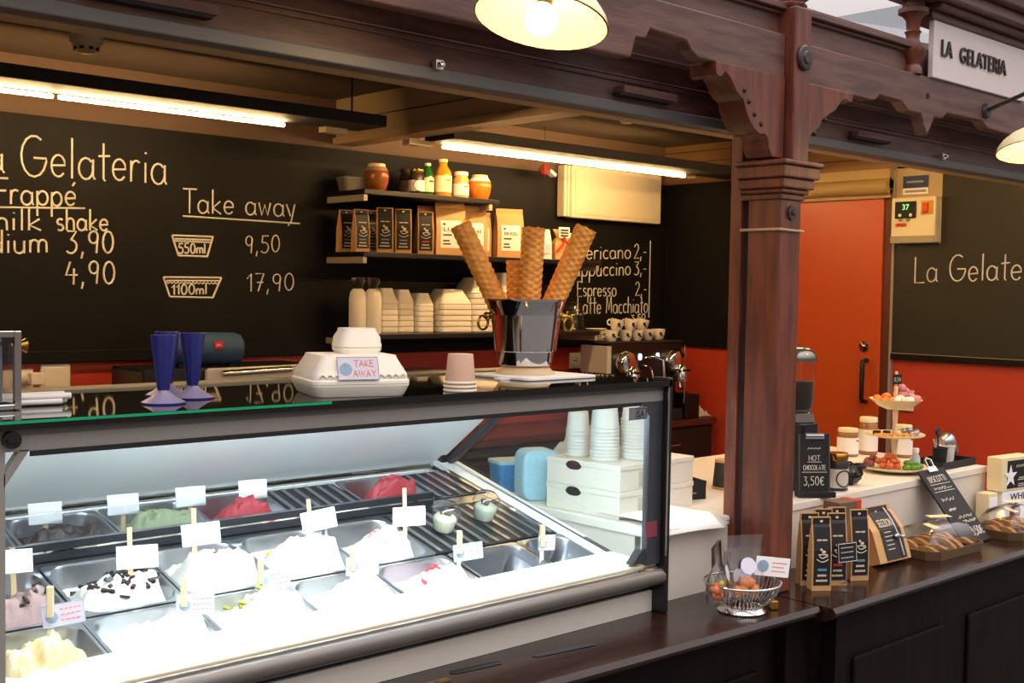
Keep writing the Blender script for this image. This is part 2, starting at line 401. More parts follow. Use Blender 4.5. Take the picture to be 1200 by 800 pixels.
# ================================================================== BEAM ACROSS THE FRONT
bm_ = thing('front_beam', 'carved reddish brown wooden beam spanning the stall above the counter', 'beam', (0, 0, 0))
lowL = [(-.6, 2.145), (2.05, 2.145), (2.066, 2.195), (2.10, 2.197), (2.116, 2.222), (2.25, 2.216), (2.268, 2.196), (2.296, 2.18), (2.665, 2.18)]
MB().prism(lowL + [(2.665, 2.296), (-.6, 2.296)], 'y', 1.845, 1.885).build('fascia', WOOD, bm_, bevel=.004)
lowR = [(2.745, 2.178), (3.11, 2.175), (3.13, 2.18), (3.149, 2.195), (3.275, 2.192), (3.30, 2.178), (3.315, 2.168), (3.395, 2.168), (3.41, 2.14), (3.436, 2.105), (3.462, 2.14), (3.478, 2.166), (3.53, 2.167), (3.56, 2.188), (3.80, 2.19), (3.84, 2.168), (3.95, 2.166), (5.0, 2.16)]
MB().prism(lowR + [(5.0, 2.286), (2.745, 2.286)], 'y', 1.845, 1.885).build('fascia', WOOD, bm_, bevel=.004)
MB().box((-.6, 1.872, 2.28), (5.0, 1.90, 2.38)).build('frieze', WOOD, bm_)
g = MB().box((-.6, 1.86, 2.352), (3.36, 1.91, 2.362)).box((-.6, 1.845, 2.362), (3.36, 1.91, 2.38)).box((-.6, 1.855, 2.38), (3.36, 1.91, 2.388)); g.build('parapet_moulding', WOOD, bm_, bevel=.003)
g = MB().cyl((3.432, 1.846, 2.227), (3.432, 1.8435, 2.227), .010); g.build('peg_hole', MATTE, bm_)
# lower boarded apron set back behind the carved fascia
ap = thing('apron_board', 'boarded wooden apron under the carved beam with a metal bottom rail', 'beam', (0, 0, 0))
MB().box((-.6, 2.0, 2.075), (5.0, 2.03, 2.385)).build('boarding', WOOD, ap)
g = MB().box((-.6, 1.992, 2.125), (5.0, 2.0, 2.137)).box((-.6, 1.985, 2.185), (5.0, 2.0, 2.20)).box((-.6, 1.988, 2.137), (5.0, 2.0, 2.141)); g.build('bead', WOOD, ap, bevel=.002)
MB().box((-.6, 1.99, 2.048), (5.0, 2.035, 2.075)).build('metal_rail', mat('rail_grey', '716f6d', .5, .4), ap, bevel=.003)
MB().box((-.6, 2.035, 2.046), (5.0, 2.085, 2.06)).build('soffit_strip', TAN, ap)
for x0, x1 in ((.83, 1.06), (2.165, 2.37), (3.24, 3.45)):
    k = MB().box((x0, 1.968, 2.094), (x1, 2.0, 2.112)).build('guide_block', WOOD, ap, bevel=.002)
    MB().box((x0 - .01, 1.972, 2.088), (x1 - .01, 2.0, 2.094)).build('slot', MATTE, k)
for x in (1.585, 3.80):
    MB().box((x - .01, 1.975, 2.07), (x + .012, 1.99, 2.092)).cyl((x, 1.975, 2.08), (x, 1.962, 2.08), .006).build('clip', CHROME, ap, bevel=.002)
# curved brackets
def curve(pts, n=6):
    r = []
    for i in range(len(pts) - 1):
        p0, p1, p2, p3 = pts[max(i - 1, 0)], pts[i], pts[i + 1], pts[min(i + 2, len(pts) - 1)]
        for k in range(n):
            t = k / n
            r.append(tuple(.5 * (2 * p1[j] + (p2[j] - p0[j]) * t + (2 * p0[j] - 5 * p1[j] + 4 * p2[j] - p3[j]) * t * t + (3 * p1[j] - p0[j] - 3 * p2[j] + p3[j]) * t ** 3) for j in (0, 1)))
    r.append(pts[-1]); return r
oL = curve([(2.36, 2.18), (2.365, 2.15), (2.385, 2.145)], 3) + curve([(2.40, 2.16), (2.425, 2.145), (2.45, 2.115), (2.478, 2.10)], 4) + curve([(2.49, 2.075), (2.515, 2.04), (2.55, 2.02), (2.575, 2.022)], 4) + [(2.59, 2.01), (2.595, 1.985), (2.61, 1.965)]
b1 = MB().prism(oL + [(2.66, 1.965), (2.66, 2.182), (2.36, 2.182)], 'y', 1.84, 1.925).build('bracket', WOODV, None, bevel=.003)
tag(b1, 'scroll-cut wooden bracket on the left side of the post', 'bracket')
g = MB()
for x, z in ((2.475, 2.118), (2.495, 2.092), (2.52, 2.062), (2.55, 2.04)): MB().ball((x + .006, 1.842, z + .006), .008, 8, 6).build('bead', MC['groove_dark'], b1)
oR = [(2.99, 2.178), (2.985, 2.15)] + curve([(2.965, 2.152), (2.945, 2.155), (2.92, 2.14)], 3) + curve([(2.90, 2.12), (2.86, 2.10), (2.835, 2.085)], 3) + curve([(2.82, 2.062), (2.79, 2.045), (2.77, 2.03)], 3) + [(2.765, 1.99), (2.755, 1.965)]
b2 = MB().prism(oR + [(2.742, 1.965), (2.742, 2.18)], 'y', 1.835, 1.885).build('bracket', WOODV, None, bevel=.003)
tag(b2, 'small scroll-cut wooden bracket on the right side of the post', 'bracket')
g = MB()
for x, z in ((2.80, 2.045), (2.85, 2.088)): MB().ball((x, 1.838, z), .008, 8, 6).build('bead', MC['groove_dark'], b2)
# turned finial and upper cornice, fascia sign
fi = MB().lathe([(.030, 0), (.030, .02), (.022, .03), (.028, .045), (.042, .065), (.042, .075), (.024, .092), (.020, .11), (.022, .125), (.026, .13), (.020, .136), (.022, .165), (.034, .18), (.046, .186), (.046, .20), (.034, .205), (.034, .32)], (3.365, 1.865, 2.286), 20).build('turned_finial', WOODV, None, 40)
tag(fi, 'turned dark wooden baluster standing on the beam left of the white sign', 'finial')
g = MB()
for y0, z0, z1 in ((1.83, 2.462, 2.49), (1.80, 2.49, 2.51), (1.77, 2.51, 2.55), (1.74, 2.55, 2.60), (1.70, 2.60, 2.66)): g.box((3.42 if z0 < 2.5 else 3.30, y0, z0), (5.0, 1.92, z1))
tag(g.build('cornice', WOOD, None, bevel=.006), 'stepped dark wooden cornice above the white shop sign', 'cornice')
sg = thing('shop_sign', 'white painted board sign with dark raised capital letters above the beam', 'sign', (3.44, 1.835, 2.286))
MB().box((0, 0, 0), (.648, .018, .176)).build('board', mat('sign_white', 'e2d6d2', .5, 0, .06), sg, bevel=.002)
g = MB(); printed(g, 'LA', (.045, -.003, .072), XV, ZV, .068, .050, .008); g.build('lettering', mat('sign_letters', '3a2a26', .4), sg); g = MB(); printed(g, 'GELATERIA', (.165, -.003, .068), XV, ZV, .325, .050, .008)
g.build('lettering', mat('sign_letters', '3a2a26', .4), sg)

# ================================================================== CHALKBOARDS AND WALL LETTERING
cb = thing('chalkboard', 'large black chalkboard covering the back wall with handwritten gelato prices', 'chalkboard', (0, 0, 0))
MB().box((-1.2, YB - .014, 1.30), (XR, YB, 2.215)).build('panel', BOARD, cb)
MB().box((-1.2, YB - .03, 1.30), (XR, YB - .014, 1.345)).build('bottom_rail', BOARD, cb, bevel=.003)
yt = YB - .016
g = MB()
def ln(a, b, r=.0035): g.tube([(a[0], yt, a[1]), (b[0], yt, b[1])], r, 5)
def wr(s, x0, z0, x1, z1, h, r=.0035, seed=1): write(g, s, (x0, yt, z0), (x1 - x0, 0, z1 - z0), ZV, h, math.hypot(x1 - x0, z1 - z0), r, seed=seed)
wr('La', 1.35, 1.992, 1.51, 1.993, .135, .004)
wr('Gelateria', 1.565, 1.990, 2.134, 2.000, .150, .0042)
wr('Frapp\u00e9', 1.475, 1.880, 1.77, 1.890, .095, .0042); ln((1.40, 1.865), (1.803, 1.884))
wr('milk', 1.44, 1.786, 1.64, 1.792, .08, .0042); wr('shake', 1.695, 1.796, 1.896, 1.804, .08, .0042)
wr('medium', 1.32, 1.697, 1.665, 1.711, .085, .0042)
wr('3,90', 1.731, 1.709, 1.92, 1.718, .084, .0042, 2); wr('4,90', 1.728, 1.594, 1.924, 1.601, .086, .0042, 3)
wr('Take away', 2.204, 1.890, 2.73, 1.903, .098); ln((2.204, 1.877), (2.751, 1.874))
wr('9,50', 2.486, 1.737, 2.655, 1.747, .072, .003, 4); wr('17,90', 2.496, 1.576, 2.728, 1.583, .074, .003, 5)
def tubdraw(tl, tr, bl, brr, s, zt, xs0, xs1):
    ln(tl, tr, .0042); ln(tl, bl, .0042); ln(tr, brr, .0042); ln(bl, brr, .0042)
    w = tr[0] - tl[0]; ln((tl[0] + .012, tl[1] - .013), (tr[0] - .012, tr[1] - .013))
    n = 14; sc = [(tl[0] + .012 + (w - .024) * k / (n * 4), yt, tl[1] - .016 - .008 * abs(math.sin(k * PI / 4))) for k in range(n * 4 + 1)]
    g.tube(sc, .0028, 5); wr(s, xs0, zt, xs1, zt + .004, .040, .0036)
tubdraw((2.157, 1.797), (2.337, 1.799), (2.185, 1.717), (2.312, 1.717), '550ml', 1.726, 2.185, 2.305)
tubdraw((2.121, 1.629), (2.376, 1.632), (2.149, 1.551), (2.338, 1.549), '1100ml', 1.560, 2.157, 2.312)
wr('Americano', 4.39, 1.765, 4.903, 1.789, .084, .003); wr('2,-', 4.93, 1.788, 5.035, 1.794, .082, .003)
wr('Cappuccino', 4.39, 1.676, 4.906, 1.695, .084, .003); wr('3,-', 4.935, 1.697, 5.038, 1.703, .074, .003)
wr('Espresso', 4.48, 1.573, 4.79, 1.576, .080, .003); wr('2,-', 4.946, 1.580, 5.042, 1.584, .078, .003)
wr('Latte Macchiato', 4.483, 1.478, 5.058, 1.486, .092, .003); wr('3,50', 4.914, 1.438, 5.037, 1.447, .032, .0028)
ln((5.066, 1.893), (5.066, 1.457), .003)
g.build('chalk_lettering', CHALK, cb)

cr = thing('chalkboard', 'black chalkboard on the right wall beside the door with chalk lettering', 'chalkboard', (0, 0, 0))
MB().prism([(2.06, 1.298), (2.935, 1.298), (2.935, 1.852), (2.70, 1.852), (2.70, 2.30), (2.06, 2.30)], 'x', XR - .014, XR).build('panel', mat('chalkboard_olive', '2b2a20', .5, 0, .3, 4, spec=.4), cr)
MB().box((XR - .026, 2.06, 1.298), (XR - .014, 2.935, 1.325)).build('bottom_rail', BOARD, cr, bevel=.003)
g = MB(); g.tube([(XR - .015, 2.935, 1.326), (XR - .015, 2.06, 1.326)], .0015, 4)
g.build('rail_edge', TAN, cr)
g = MB()
write(g, 'La Gelateria', (XR - .017, 2.826, 1.668), (0, -1, .03), ZV, .122, .655, .0038)
g.build('chalk_lettering', CHALK, cr)
pn = MB().box((XR - .013, 3.765, 1.298), (XR - .001, YB - .02, 2.215)).build('chalkboard', BOARD); tag(pn, 'blank dark board on the right wall beside the coffee machine corner', 'chalkboard')

# ================================================================== DOOR
dr = MB().box((XR - .03, 2.99, 0.01), (XR + .02, 3.74, 2.075)).build('door_1', DOORR, None, bevel=.004); struct(dr)
k = MB().tube(curve([(XR - .035, 3.03), (XR - .075, 3.035)], 2) and [(XR - .03, 3.055, 1.285), (XR - .07, 3.055, 1.28), (XR - .075, 3.055, 1.265), (XR - .075, 3.055, 1.10), (XR - .07, 3.055, 1.085), (XR - .03, 3.055, 1.08)], .011, 8).build('door_handle', BLACK, dr, 50)
g = MB().lathe([(.0, .03), (.008, .03), (.010, .008), (.026, .006), (.026, 0)], (XR - .03, 3.075, 1.352), 20, Ry(-PI / 2)); g.build('door_lock', CHROME, dr, 40)
g = MB().box((XR - .02, 2.945, 0), (XR + .01, 2.985, 2.12)).box((XR - .02, 3.745, 0), (XR + .01, 3.76, 2.12)); struct(g.build('trim_5', mat('door_frame', '5a2416', .5)))
struct(MB().box((XR - .022, 2.934, 0), (XR + .01, 2.946, 2.21)).build('trim_6', mat('grey_trim', '9a9084', .5)))
g = MB().box((XR - .06, 2.947, 2.12), (XR, 3.76, 2.214)).cyl((XR - .05, 2.947, 2.13), (XR - .05, 3.76, 2.13), .04).box((XR - .05, 2.947, 2.075), (XR, 3.76, 2.115))
struct(g.build('trim_7', mat('shutter_housing', 'a88c58', .55, 0, .12, 4), None, 40))
struct(MB().box((XR - .012, 2.70, 1.853), (XR, 2.934, 2.30)).build('trim_8', mat('control_panel_board', 'b5a076', .5)))

# ================================================================== CONTROL BOX, STICKERS, SWITCHES
ct = thing('control_box', 'white electric control box with green display above the right chalkboard lettering', 'control box', (XR - .014, 2.93, 1.856))
MB().box((-.05, -.225, 0), (.012, 0, .215)).build('housing', mat('control_white', 'e6dcb8', .4), ct, bevel=.006)
MB().box((-.052, -.225, -.0), (-.05, 0, .032)).build('base_strip', mat('grey_strip', 'a59c86', .5), ct)
MB().box((-.058, -.13, .115), (-.05, -.022, .195)).build('display', MATTE, ct, bevel=.003)
g = MB()
for dy, s in ((-.098, '37'),): printed(g, s, (-.059, -.062, .155), -YV, ZV, .034, .026, .001)
g.build('display_digits', emit('green_led', (.25, .8, .25), .8), ct)
for dy, zz, m in ((-.05, .130, WHITEC), (-.105, .130, WHITEC), (-.05, .108, GREENC), (-.09, .108, GREENC), (-.036, .085, REDP), (-.055, .085, REDP), (-.072, .085, REDP)):
    MB().cyl((-.05, dy, zz), (-.060, dy, zz), .008).build('button', m, ct)
k = MB().box((-.056, -.215, .13), (-.05, -.155, .195)).build('switch_plate', mat('yellow_plate', 'e0a63a', .4), ct)
MB().box((-.075, -.196, .138), (-.056, -.170, .186)).build('switch_knob', mat('orange_red', 'd8481c', .4), k, bevel=.006)
st = thing('warning_sticker', 'small blue and white label stuck above the control box', 'sticker', (XR - .0145, 2.90, 2.088))
MB().box((-.002, -.13, .030), (0, 0, .088)).build('blue_field', mat('label_blue', '26345c', .5), st)
MB().box((-.002, -.13, 0), (0, 0, .030)).build('white_field', PAPER, st)
g = MB(); g.box((-.003, -.105, .055), (-.002, -.02, .064)).box((-.003, -.12, .009), (-.002, -.012, .020)); g.build('print_lines', mat('label_print', '8b93a6', .6), st)
sw = thing('light_switch', 'cream light switch on the red wall behind the sweets stand', 'switch', (XR, 2.90, 1.05))
MB().box((-.012, -.085, 0), (0, 0, .10)).build('plate', WHITE, sw, bevel=.003); MB().box((-.018, -.07, .02), (-.012, -.015, .08)).build('rocker', WHITE, sw, bevel=.002)
def socket(x, z, w, label, n):
    t = thing('wall_socket', label, 'socket', (x, YB, z))
    MB().box((0, -.014, 0), (w, 0, .085)).build('plate', WHITE, t, bevel=.005)
    for i in range(n):
        k = MB().lathe([(.024, 0), (.024, .004), (.020, .004), (.018, .001), (0, .001)], (w * (i + .5) / n, -.014, .043), 20, Rx(PI / 2)).build('socket_well', WHITE, t)
        MB().cyl((w * (i + .5) / n - .008, -.0155, .043), (w * (i + .5) / n - .008, -.017, .043), .004, n=8).cyl((w * (i + .5) / n + .008, -.0155, .043), (w * (i + .5) / n + .008, -.017, .043), .004, n=8).build('pin_hole', MATTE, k)
    return t
s1 = socket(1.50, 1.195, .11, 'cream wall socket with a plug in it at the far left', 1)
MB().cyl((.075, -.014, .045), (.09, -.06, .05), .024, .018).box((.075, -.085, .03), (.125, -.05, .075)).build('plug', WHITE, s1, 40, bevel=.004)
s2 = thing('socket_cover', 'blank square cream cover plate on red wall beside the plugged socket', 'socket', (1.635, YB, 1.195))
MB().box((0, -.02, 0), (.112, 0, .10)).build('plate', WHITE, s2, bevel=.006); MB().box((.012, -.023, .012), (.10, -.02, .088)).build('lid', WHITE, s2, bevel=.004)
socket(4.44, 1.185, .135, 'cream double wall socket left of the espresso machine', 2)
# ================================================================== CEILING FITTINGS
TUBE = emit('lit_tube', WARM, TUBE_W)
def tube_light(name, label, x0, x1, y, z, hx0, hx1, TUBE=TUBE):
    t = thing(name, label, 'light', ((x0 + x1) / 2, y, z)); c = (x0 + x1) / 2
    MB().box((hx0 - c, -.17, .012), (hx1 - c, .025, .055)).build('housing', MATTE, t, bevel=.004)
    for hx in (hx0 - c + .1, hx1 - c - .1): MB().cyl((hx, -.08, .055), (hx, -.08, 2.4295 - z), .004, n=6).build('hanger', MATTE, t)
    m = (x1 - x0) / 2
    for a, b in ((x0 - c, x0 - c + m * 1.15), (x0 - c + m * 1.17, x1 - c)): MB().cyl((a, .012, 0), (b, .012, 0), .0065, n=10).build('tube', TUBE, t)
    return t
tl = tube_light('tube_light', 'glowing warm tube light under a black channel above the left chalkboard', .3, 2.32, 3.80, 2.2, .2, 2.66)
MB().box((1.18, -.01, -.008), (1.28, .04, .014)).build('connector', CREAM, tl, bevel=.002)
tl = tube_light('tube_light', 'glowing warm tube light under a black channel above the coffee shelves', 3.13, 4.70, 3.86, 2.2, 3.04, 5.10)
MB().box((-.98, -.01, -.008), (-.86, .04, .014)).box((.80, -.01, -.008), (.88, .03, .012)).build('connector', CREAM, tl, bevel=.002)
# unseen tube added behind the apron to warm the right wall and counter
tl = tube_light('tube_light', 'added unseen tube light behind the apron, warming the white counter', 3.15, 4.75, 2.42, 2.33, 3.05, 4.85, emit('fill_tube_warm', (1, .60, .24), 150))
def detector(x, y, label):
    t = thing('smoke_detector', label, 'smoke detector', (x, y, 2.43))
    MB().lathe([(.0, -.030), (.052, -.030), (.055, -.024), (.055, 0)], (0, 0, 0), 24).build('base', CREAM, t, 40)
    k = MB().lathe([(.0, -.062), (.022, -.062), (.030, -.056), (.046, -.036), (.046, -.030)], (0, 0, 0), 24).build('sensor_head', CREAM, t, 40)
    g = MB()
    for i in range(8):
        a = i * PI / 4; g.box((.036 * math.cos(a) - .006, .036 * math.sin(a) - .006, -.052), (.036 * math.cos(a) + .006, .036 * math.sin(a) + .006, -.044))
    g.build('vent', MATTE, k)
detector(1.60, 3.88, 'round cream smoke detector on the dark ceiling at upper left')
detector(4.00, 3.62, 'round cream smoke detector on the ceiling right of the cross beam')
cv = thing('cable_cover', 'short cream cable bracket on the ceiling of the left bay', 'bracket', (2.35, 3.3, 2.43))
MB().box((-.16, -.02, -.016), (.16, .02, 0)).build('channel', TAN, cv, bevel=.003); MB().box((-.02, -.035, -.02), (.02, .035, 0)).build('clamp', TAN, cv, bevel=.003)
fl = thing('hanging_ornament', 'small red and white hanging ornament above the white wall unit', 'ornament', (4.12, 4.28, 2.16))
MB().lathe([(0, .02), (.02, .03), (.032, .05), (.015, .075), (0, .08)], (0, 0, 0), 8).build('red_shade', mat('dull_red', '9a3524', .6), fl); MB().box((.02, -.02, .03), (.07, .02, .045), Ry(.5)).build('white_tail', PAPER, fl); MB().cyl((0, 0, .08), (0, 0, .27), .0015, n=5).build('string', MATTE, fl)

# ================================================================== PENDANT LAMPS
BULB = emit('lit_bulb', BULBC, BULB_W)
def lamp(loc, label, rot, arm):
    t = thing('pendant_lamp', label, 'lamp', loc)
    R = Matrix(rot)
    sh = [(.128, 0), (.122, .016), (.108, .034), (.085, .052), (.055, .066), (.030, .076), (.024, .10), (.024, .115), (.0, .118)]
    inn = [(r - .003 if r > .004 else 0, z - .002) for r, z in sh[:6]] + [(.0, .072)]
    MB().lathe(sh, (0, 0, 0), 36, R, cap=False).build('shade', CREAM, t, 50)
    MB().lathe(inn, (0, 0, 0), 36, R, cap=False).build('shade_lining', mat('lining_cream', 'ead7a4', .5, 0, .03), t, 50)
    MB().lathe([(.016, .03), (.016, .075)], (0, 0, 0), 14, R).build('socket', BLACK, t)
    MB().ball(R @ Vector((0, 0, .002)), .031, 16, 10).build('bulb', BULB, t, 60)
    MB().tube([Vector(a) for a in arm], .007, 8).build('arm', DKFRAME, t, 50)
    p = Vector(arm[-1]); MB().lathe([(.0, .012), (.022, .010), (.026, 0)], p, 16, Rx(PI / 2)).build('wall_plate', DKFRAME, t, 40)
rtv = Vector((.737, -.675, 0)); toc = Vector((-.675, -.738, 0))
R1 = Matrix.Rotation(10 * D2R, 3, toc) ; R2 = Matrix.Rotation(-11 * D2R, 3, rtv)
lamp((1.525, 1.60, 2.105), 'lit cream enamel lamp hanging from the beam over the gelato case', R2 @ Matrix.Rotation(-9 * D2R, 3, toc), [(0, 0, .115), (0, .005, .19), (0, .06, .235), (0, .16, .24), (0, .272, .235)])
lamp((3.47, 1.50, 2.035), 'lit cream enamel lamp on an arm at the right end of the beam', R2, [(0, 0, .115), (.03, 0, .20), (.15, .02, .25), (.30, .16, .235), (.35, .343, .19)])

# ================================================================== WHITE WALL UNIT
ac = thing('wall_unit', 'white flat box panel on the wall under the right tube light', 'wall unit', (4.315, 4.325, 1.985))
MB().box((.05, 0, 0), (.77, .059, .275)).build('casing', mat('unit_white', 'e0d3b4', .45, 0, .04), ac, bevel=.008)
for k in range(2): MB().box((.025 * k, .005, .004), (.025 * k + .02, .059, .271)).build('side_rib', MC['unit_white'], ac, bevel=.005)
MB().box((.075, -.004, .02), (.755, 0, .258)).build('front_panel', MC['unit_white'], ac, bevel=.003)

# ================================================================== SHELVES
SHB = mat('shelf_black', '15120f', .35, 0, .2)
def shelf(label, x0, x1, ztop, bx1):
    t = thing('wall_shelf', label, 'shelf', (x0, 4.1, ztop))
    MB().box((0, 0, -.022), (x1 - x0, .282, 0)).build('board', SHB, t, bevel=.003)
    for x in (.0, bx1 - x0):
        MB().box((x, .005, -.05), (x + .02, .285, -.0225)).build('bracket', mat('bracket_pale', 'b9ac90', .4, .3), t, bevel=.002)
    return t
shelf('upper black wall shelf holding jars and bottles', 2.89, 3.66, 2.02, 3.60)
shelf('middle black wall shelf holding coffee bags', 2.89, 4.36, 1.755, 4.33)
shelf('lowest black wall shelf holding white foam boxes', 2.89, 4.36, 1.40, 4.33)

# jars on the upper shelf
def honey_jar(loc, label, col, col2, w, h, cover):
    t = thing('preserve_jar', label, 'jar', loc, 0, 'jars on the upper shelf')
    r = w / 2; p = [(r * .62, 0), (r * .72, .004), (r * .9, h * .3), (r, h * .58), (r * .9, h * .76), (r * .72, h * .84)]
    MB().lathe(p, (0, 0, 0), 20).build('body', mat(col2, col, .2, 0, .2, 40), t, 40)
    MB().lathe([(r * .76, h * .80), (r * .9, h * .76), (r * .93, h * .74), (r * .74, h * .88), (r * .66, h * .89)], (0, 0, 0), 20).build('paper_cover', cover, t, 40)
    MB().lathe([(r * .66, h * .88), (r * .68, h * .90), (r * .68, h * .98), (r * .6, h), (0, h)], (0, 0, 0), 20).build('lid', CREAM, t, 40)
honey_jar((3.038, 4.22, 2.02), 'round jar of reddish jam on upper shelf, leftmost jar', '96531e', 'jam_red', .113, .125, mat('jam_paper', 'b08a6a', .6))
honey_jar((3.638, 4.22, 2.02), 'round jar of orange honey on upper shelf, rightmost jar', 'd8791c', 'jam_orange', .112, .122, PAPER)
def label_jar(loc, label, w, h, body, lid, lab, neck=0, ring=False):
    t = thing('glass_jar' if not neck else 'glass_bottle', label, 'jar' if not neck else 'bottle', loc, 0, 'jars on the upper shelf')
    r = w / 2
    if neck: p = [(r * .95, 0), (r, .006), (r, h * .58), (r * .9, h * .68), (r * .5, h * .82), (r * .46, h * .92)]
    else: p = [(r * .95, 0), (r, .006), (r, h * .72), (r * .82, h * .82), (r * .8, h * .86)]
    MB().lathe(p, (0, 0, 0), 24).build('body', body, t, 40)
    MB().lathe([(p[-1][0] * 1.08, p[-1][1]), (p[-1][0] * 1.12, p[-1][1] + .003), (p[-1][0] * 1.12, h - .003), (p[-1][0] * 1.02, h), (0, h)], (0, 0, 0), 24).build('lid', lid, t, 40)
    l = MB().lathe([(r + .0008, h * .14), (r + .0012, h * .14), (r + .0012, h * .56), (r + .0008, h * .56)], (0, 0, 0), 24, cap=False).build('label', lab, t, 40)
    if ring: MB().tube([(-.012 + .026 * math.cos(a * PI / 8) , -r * 1.03 - .001 + .012 * abs(math.cos(a * PI / 8)), h * .36 + .026 * math.sin(a * PI / 8)) for a in range(16)], .002, 6, True).build('ring_print', BLACK, l)
    else: MB().box((-.010, -r - .003, h * .42), (.010, -r + .002, h * .48)).build('print', ORANGEC if 'orange' in label else BLACK, l)
label_jar((3.262, 4.30, 2.02), 'dark jar with grey label half hidden behind the ring-label jar', .06, .125, mat('dark_sauce', '33281c', .25), MATTE, mat('grey_label', '8a8272', .6))
label_jar((3.246, 4.20, 2.02), 'dark jar with white ring label on upper shelf', .07, .118, MC['dark_sauce'], GOLD, PAPER, ring=True)
label_jar((3.324, 4.22, 2.02), 'green glass bottle with cream label on upper shelf', .055, .152, mat('green_glass', '1f5a24', .12), CREAM, mat('cream_label', 'e6dcb0', .6), 1)
label_jar((3.414, 4.22, 2.02), 'tall orange juice bottle with cream label on upper shelf', .08, .178, mat('orange_juice', 'd98a22', .2), CREAM, MC['cream_label'], 1)
label_jar((3.522, 4.22, 2.02), 'white-labelled jar with white lid beside the orange honey jar', .074, .128, mat('white_sauce', 'd9a860', .25), PAPER, PAPER)
tb = thing('plastic_tub', 'translucent grey plastic tub at the left end of the upper shelf', 'tub', (2.965, 4.29, 2.02), -.2, None)
TUBG = mat('tub_grey', '6d6a5e', .4)
MB().loft([[(x * .85, y * .85, 0) for x, y in rrect(.13, .10, .02)], [(x, y, .055) for x, y in rrect(.13, .10, .02)]]).build('bowl', TUBG, tb, 40)
MB().loft([[(x * 1.04, y * 1.04, z) for x, y in rrect(.13, .10, .02)] for z in (.0555, .063)]).build('lid', TUBG, tb, 40)

# coffee bags
KB = KRAFT; LABB = mat('coffee_label', '17120f', .5, 0, .2); WPR = mat('label_ink', 'd8ccb4', .7)
def coffee_bag(name, label, cat, w, d, h, kind, accent, group):
    t = thing(name, label, cat, (0, 0, 0), 0, group)
    b0 = [(-w / 2, -d / 2), (0, -d / 2), (w / 2, -d / 2), (w / 2 - .004, 0), (w / 2, d / 2), (0, d / 2), (-w / 2, d / 2), (-w / 2 + .004, 0)]
    ring = lambda z, ky, gx: [((x - (gx if abs(y) < .001 and x > 0 else -gx if abs(y) < .001 and x < 0 else 0)), y * ky - d * .10 * z / h, z) for x, y in b0]
    MB().loft([ring(0, 1, .0), ring(h * .06, 1.02, .002), ring(h * .55, .9, .004), ring(h * .86, .28, .012), ring(h * .9, .08, .004), ring(h, .07, .002)]).build('pouch', KB, t, 20)
    def yf(z):
        zz = z / h
        tab = [(0, 1), (.06, 1.02), (.55, .9), (.86, .28), (.9, .08), (1, .07)]
        for (a, p), (b, q) in zip(tab, tab[1:]):
            if zz <= b: kk = p + (q - p) * (zz - a) / (b - a); break
        return -d / 2 * kk - d * .10 * zz - .0012
    zs = [.08, .3, .55, .7, .86, .9, .985] if kind == 'dark' else [.14, .3, .55, .66]
    lw = w * (.43 if kind == 'dark' else .36); mm = LABB if kind == 'dark' else PAPER
    g = MB(); ring2 = [[(-lw, yf(z * h), z * h), (lw, yf(z * h), z * h), (lw, yf(z * h) - .0008, z * h), (-lw, yf(z * h) - .0008, z * h)] for z in zs]
    l = g.loft(ring2).build('label', mm, t)
    if kind == 'dark':
        g = MB(); zc = h * .5; y = yf(zc) - .004
        g.tube([(lw * .42 * math.cos(a * PI / 10), y - .0, zc + lw * .42 * math.sin(a * PI / 10)) for a in range(10, 21)], .0016, 5)
        g.tube([(-lw * .5, y, zc), (lw * .5, y, zc)], .0016, 5)
        g.tube([(lw * .42 + lw * .18 * math.cos(a * PI / 6), y, zc - lw * .14 + lw * .16 * math.sin(a * PI / 6)) for a in range(-3, 4)], .0012, 5)
        g.tube([(-lw * .7 + lw * 1.4 * k / 12, y, zc - lw * .55 - .3 * lw * math.sin(k * PI / 12)) for k in range(13)], .0014, 5)
        g.ball((-lw * .2, y, zc + lw * .55), lw * .16, 8, 6); g.ball((lw * .12, y, zc + lw * .28), (lw * .25, .002, lw * .2), 8, 6)
        g.build('cup_print', WPR, l)
        g = MB(); g.box((-lw * .62, yf(h * .69) - .002, h * .68), (-lw * .05, yf(h * .69), h * .70)).box((lw * .05, yf(h * .69) - .002, h * .68), (lw * .6, yf(h * .69), h * .70))
        for z0, ww in ((.20, .55), (.13, .7)):
            y = yf(h * z0) - .0015
            for q in range(5): g.box((-lw * ww + q * lw * ww * .4, y - .001, h * z0), (-lw * ww + q * lw * ww * .4 + lw * ww * .3, y + .001, h * z0 + h * .026))
        g.box((-.004, yf(h * .94) - .0014, h * .925), (.004, yf(h * .94), h * .955)); g.build('print', WPR, l)
        MB().box((-lw * .55, yf(h * .27) - .0025, h * .275), (lw * .55, yf(h * .27), h * .305)).build('accent_print', accent, l)
    return t, yf
pc, _ = coffee_bag('coffee_bag', 'x', 'coffee bag', .070, .05, .19, 'dark', mat('ink_teal', '6b8d90', .6), 'black-labelled coffee bags on the middle shelf')
pr_, _ = coffee_bag('coffee_bag', 'x', 'coffee bag', .070, .05, .19, 'dark', mat('ink_red', 'c23a28', .6), 'black-labelled coffee bags on the middle shelf')
WORD = ['leftmost', 'second from left', 'third from left', 'fourth from left', 'fifth from left', 'sixth from left', 'seventh from left', 'eighth from left']
first = True
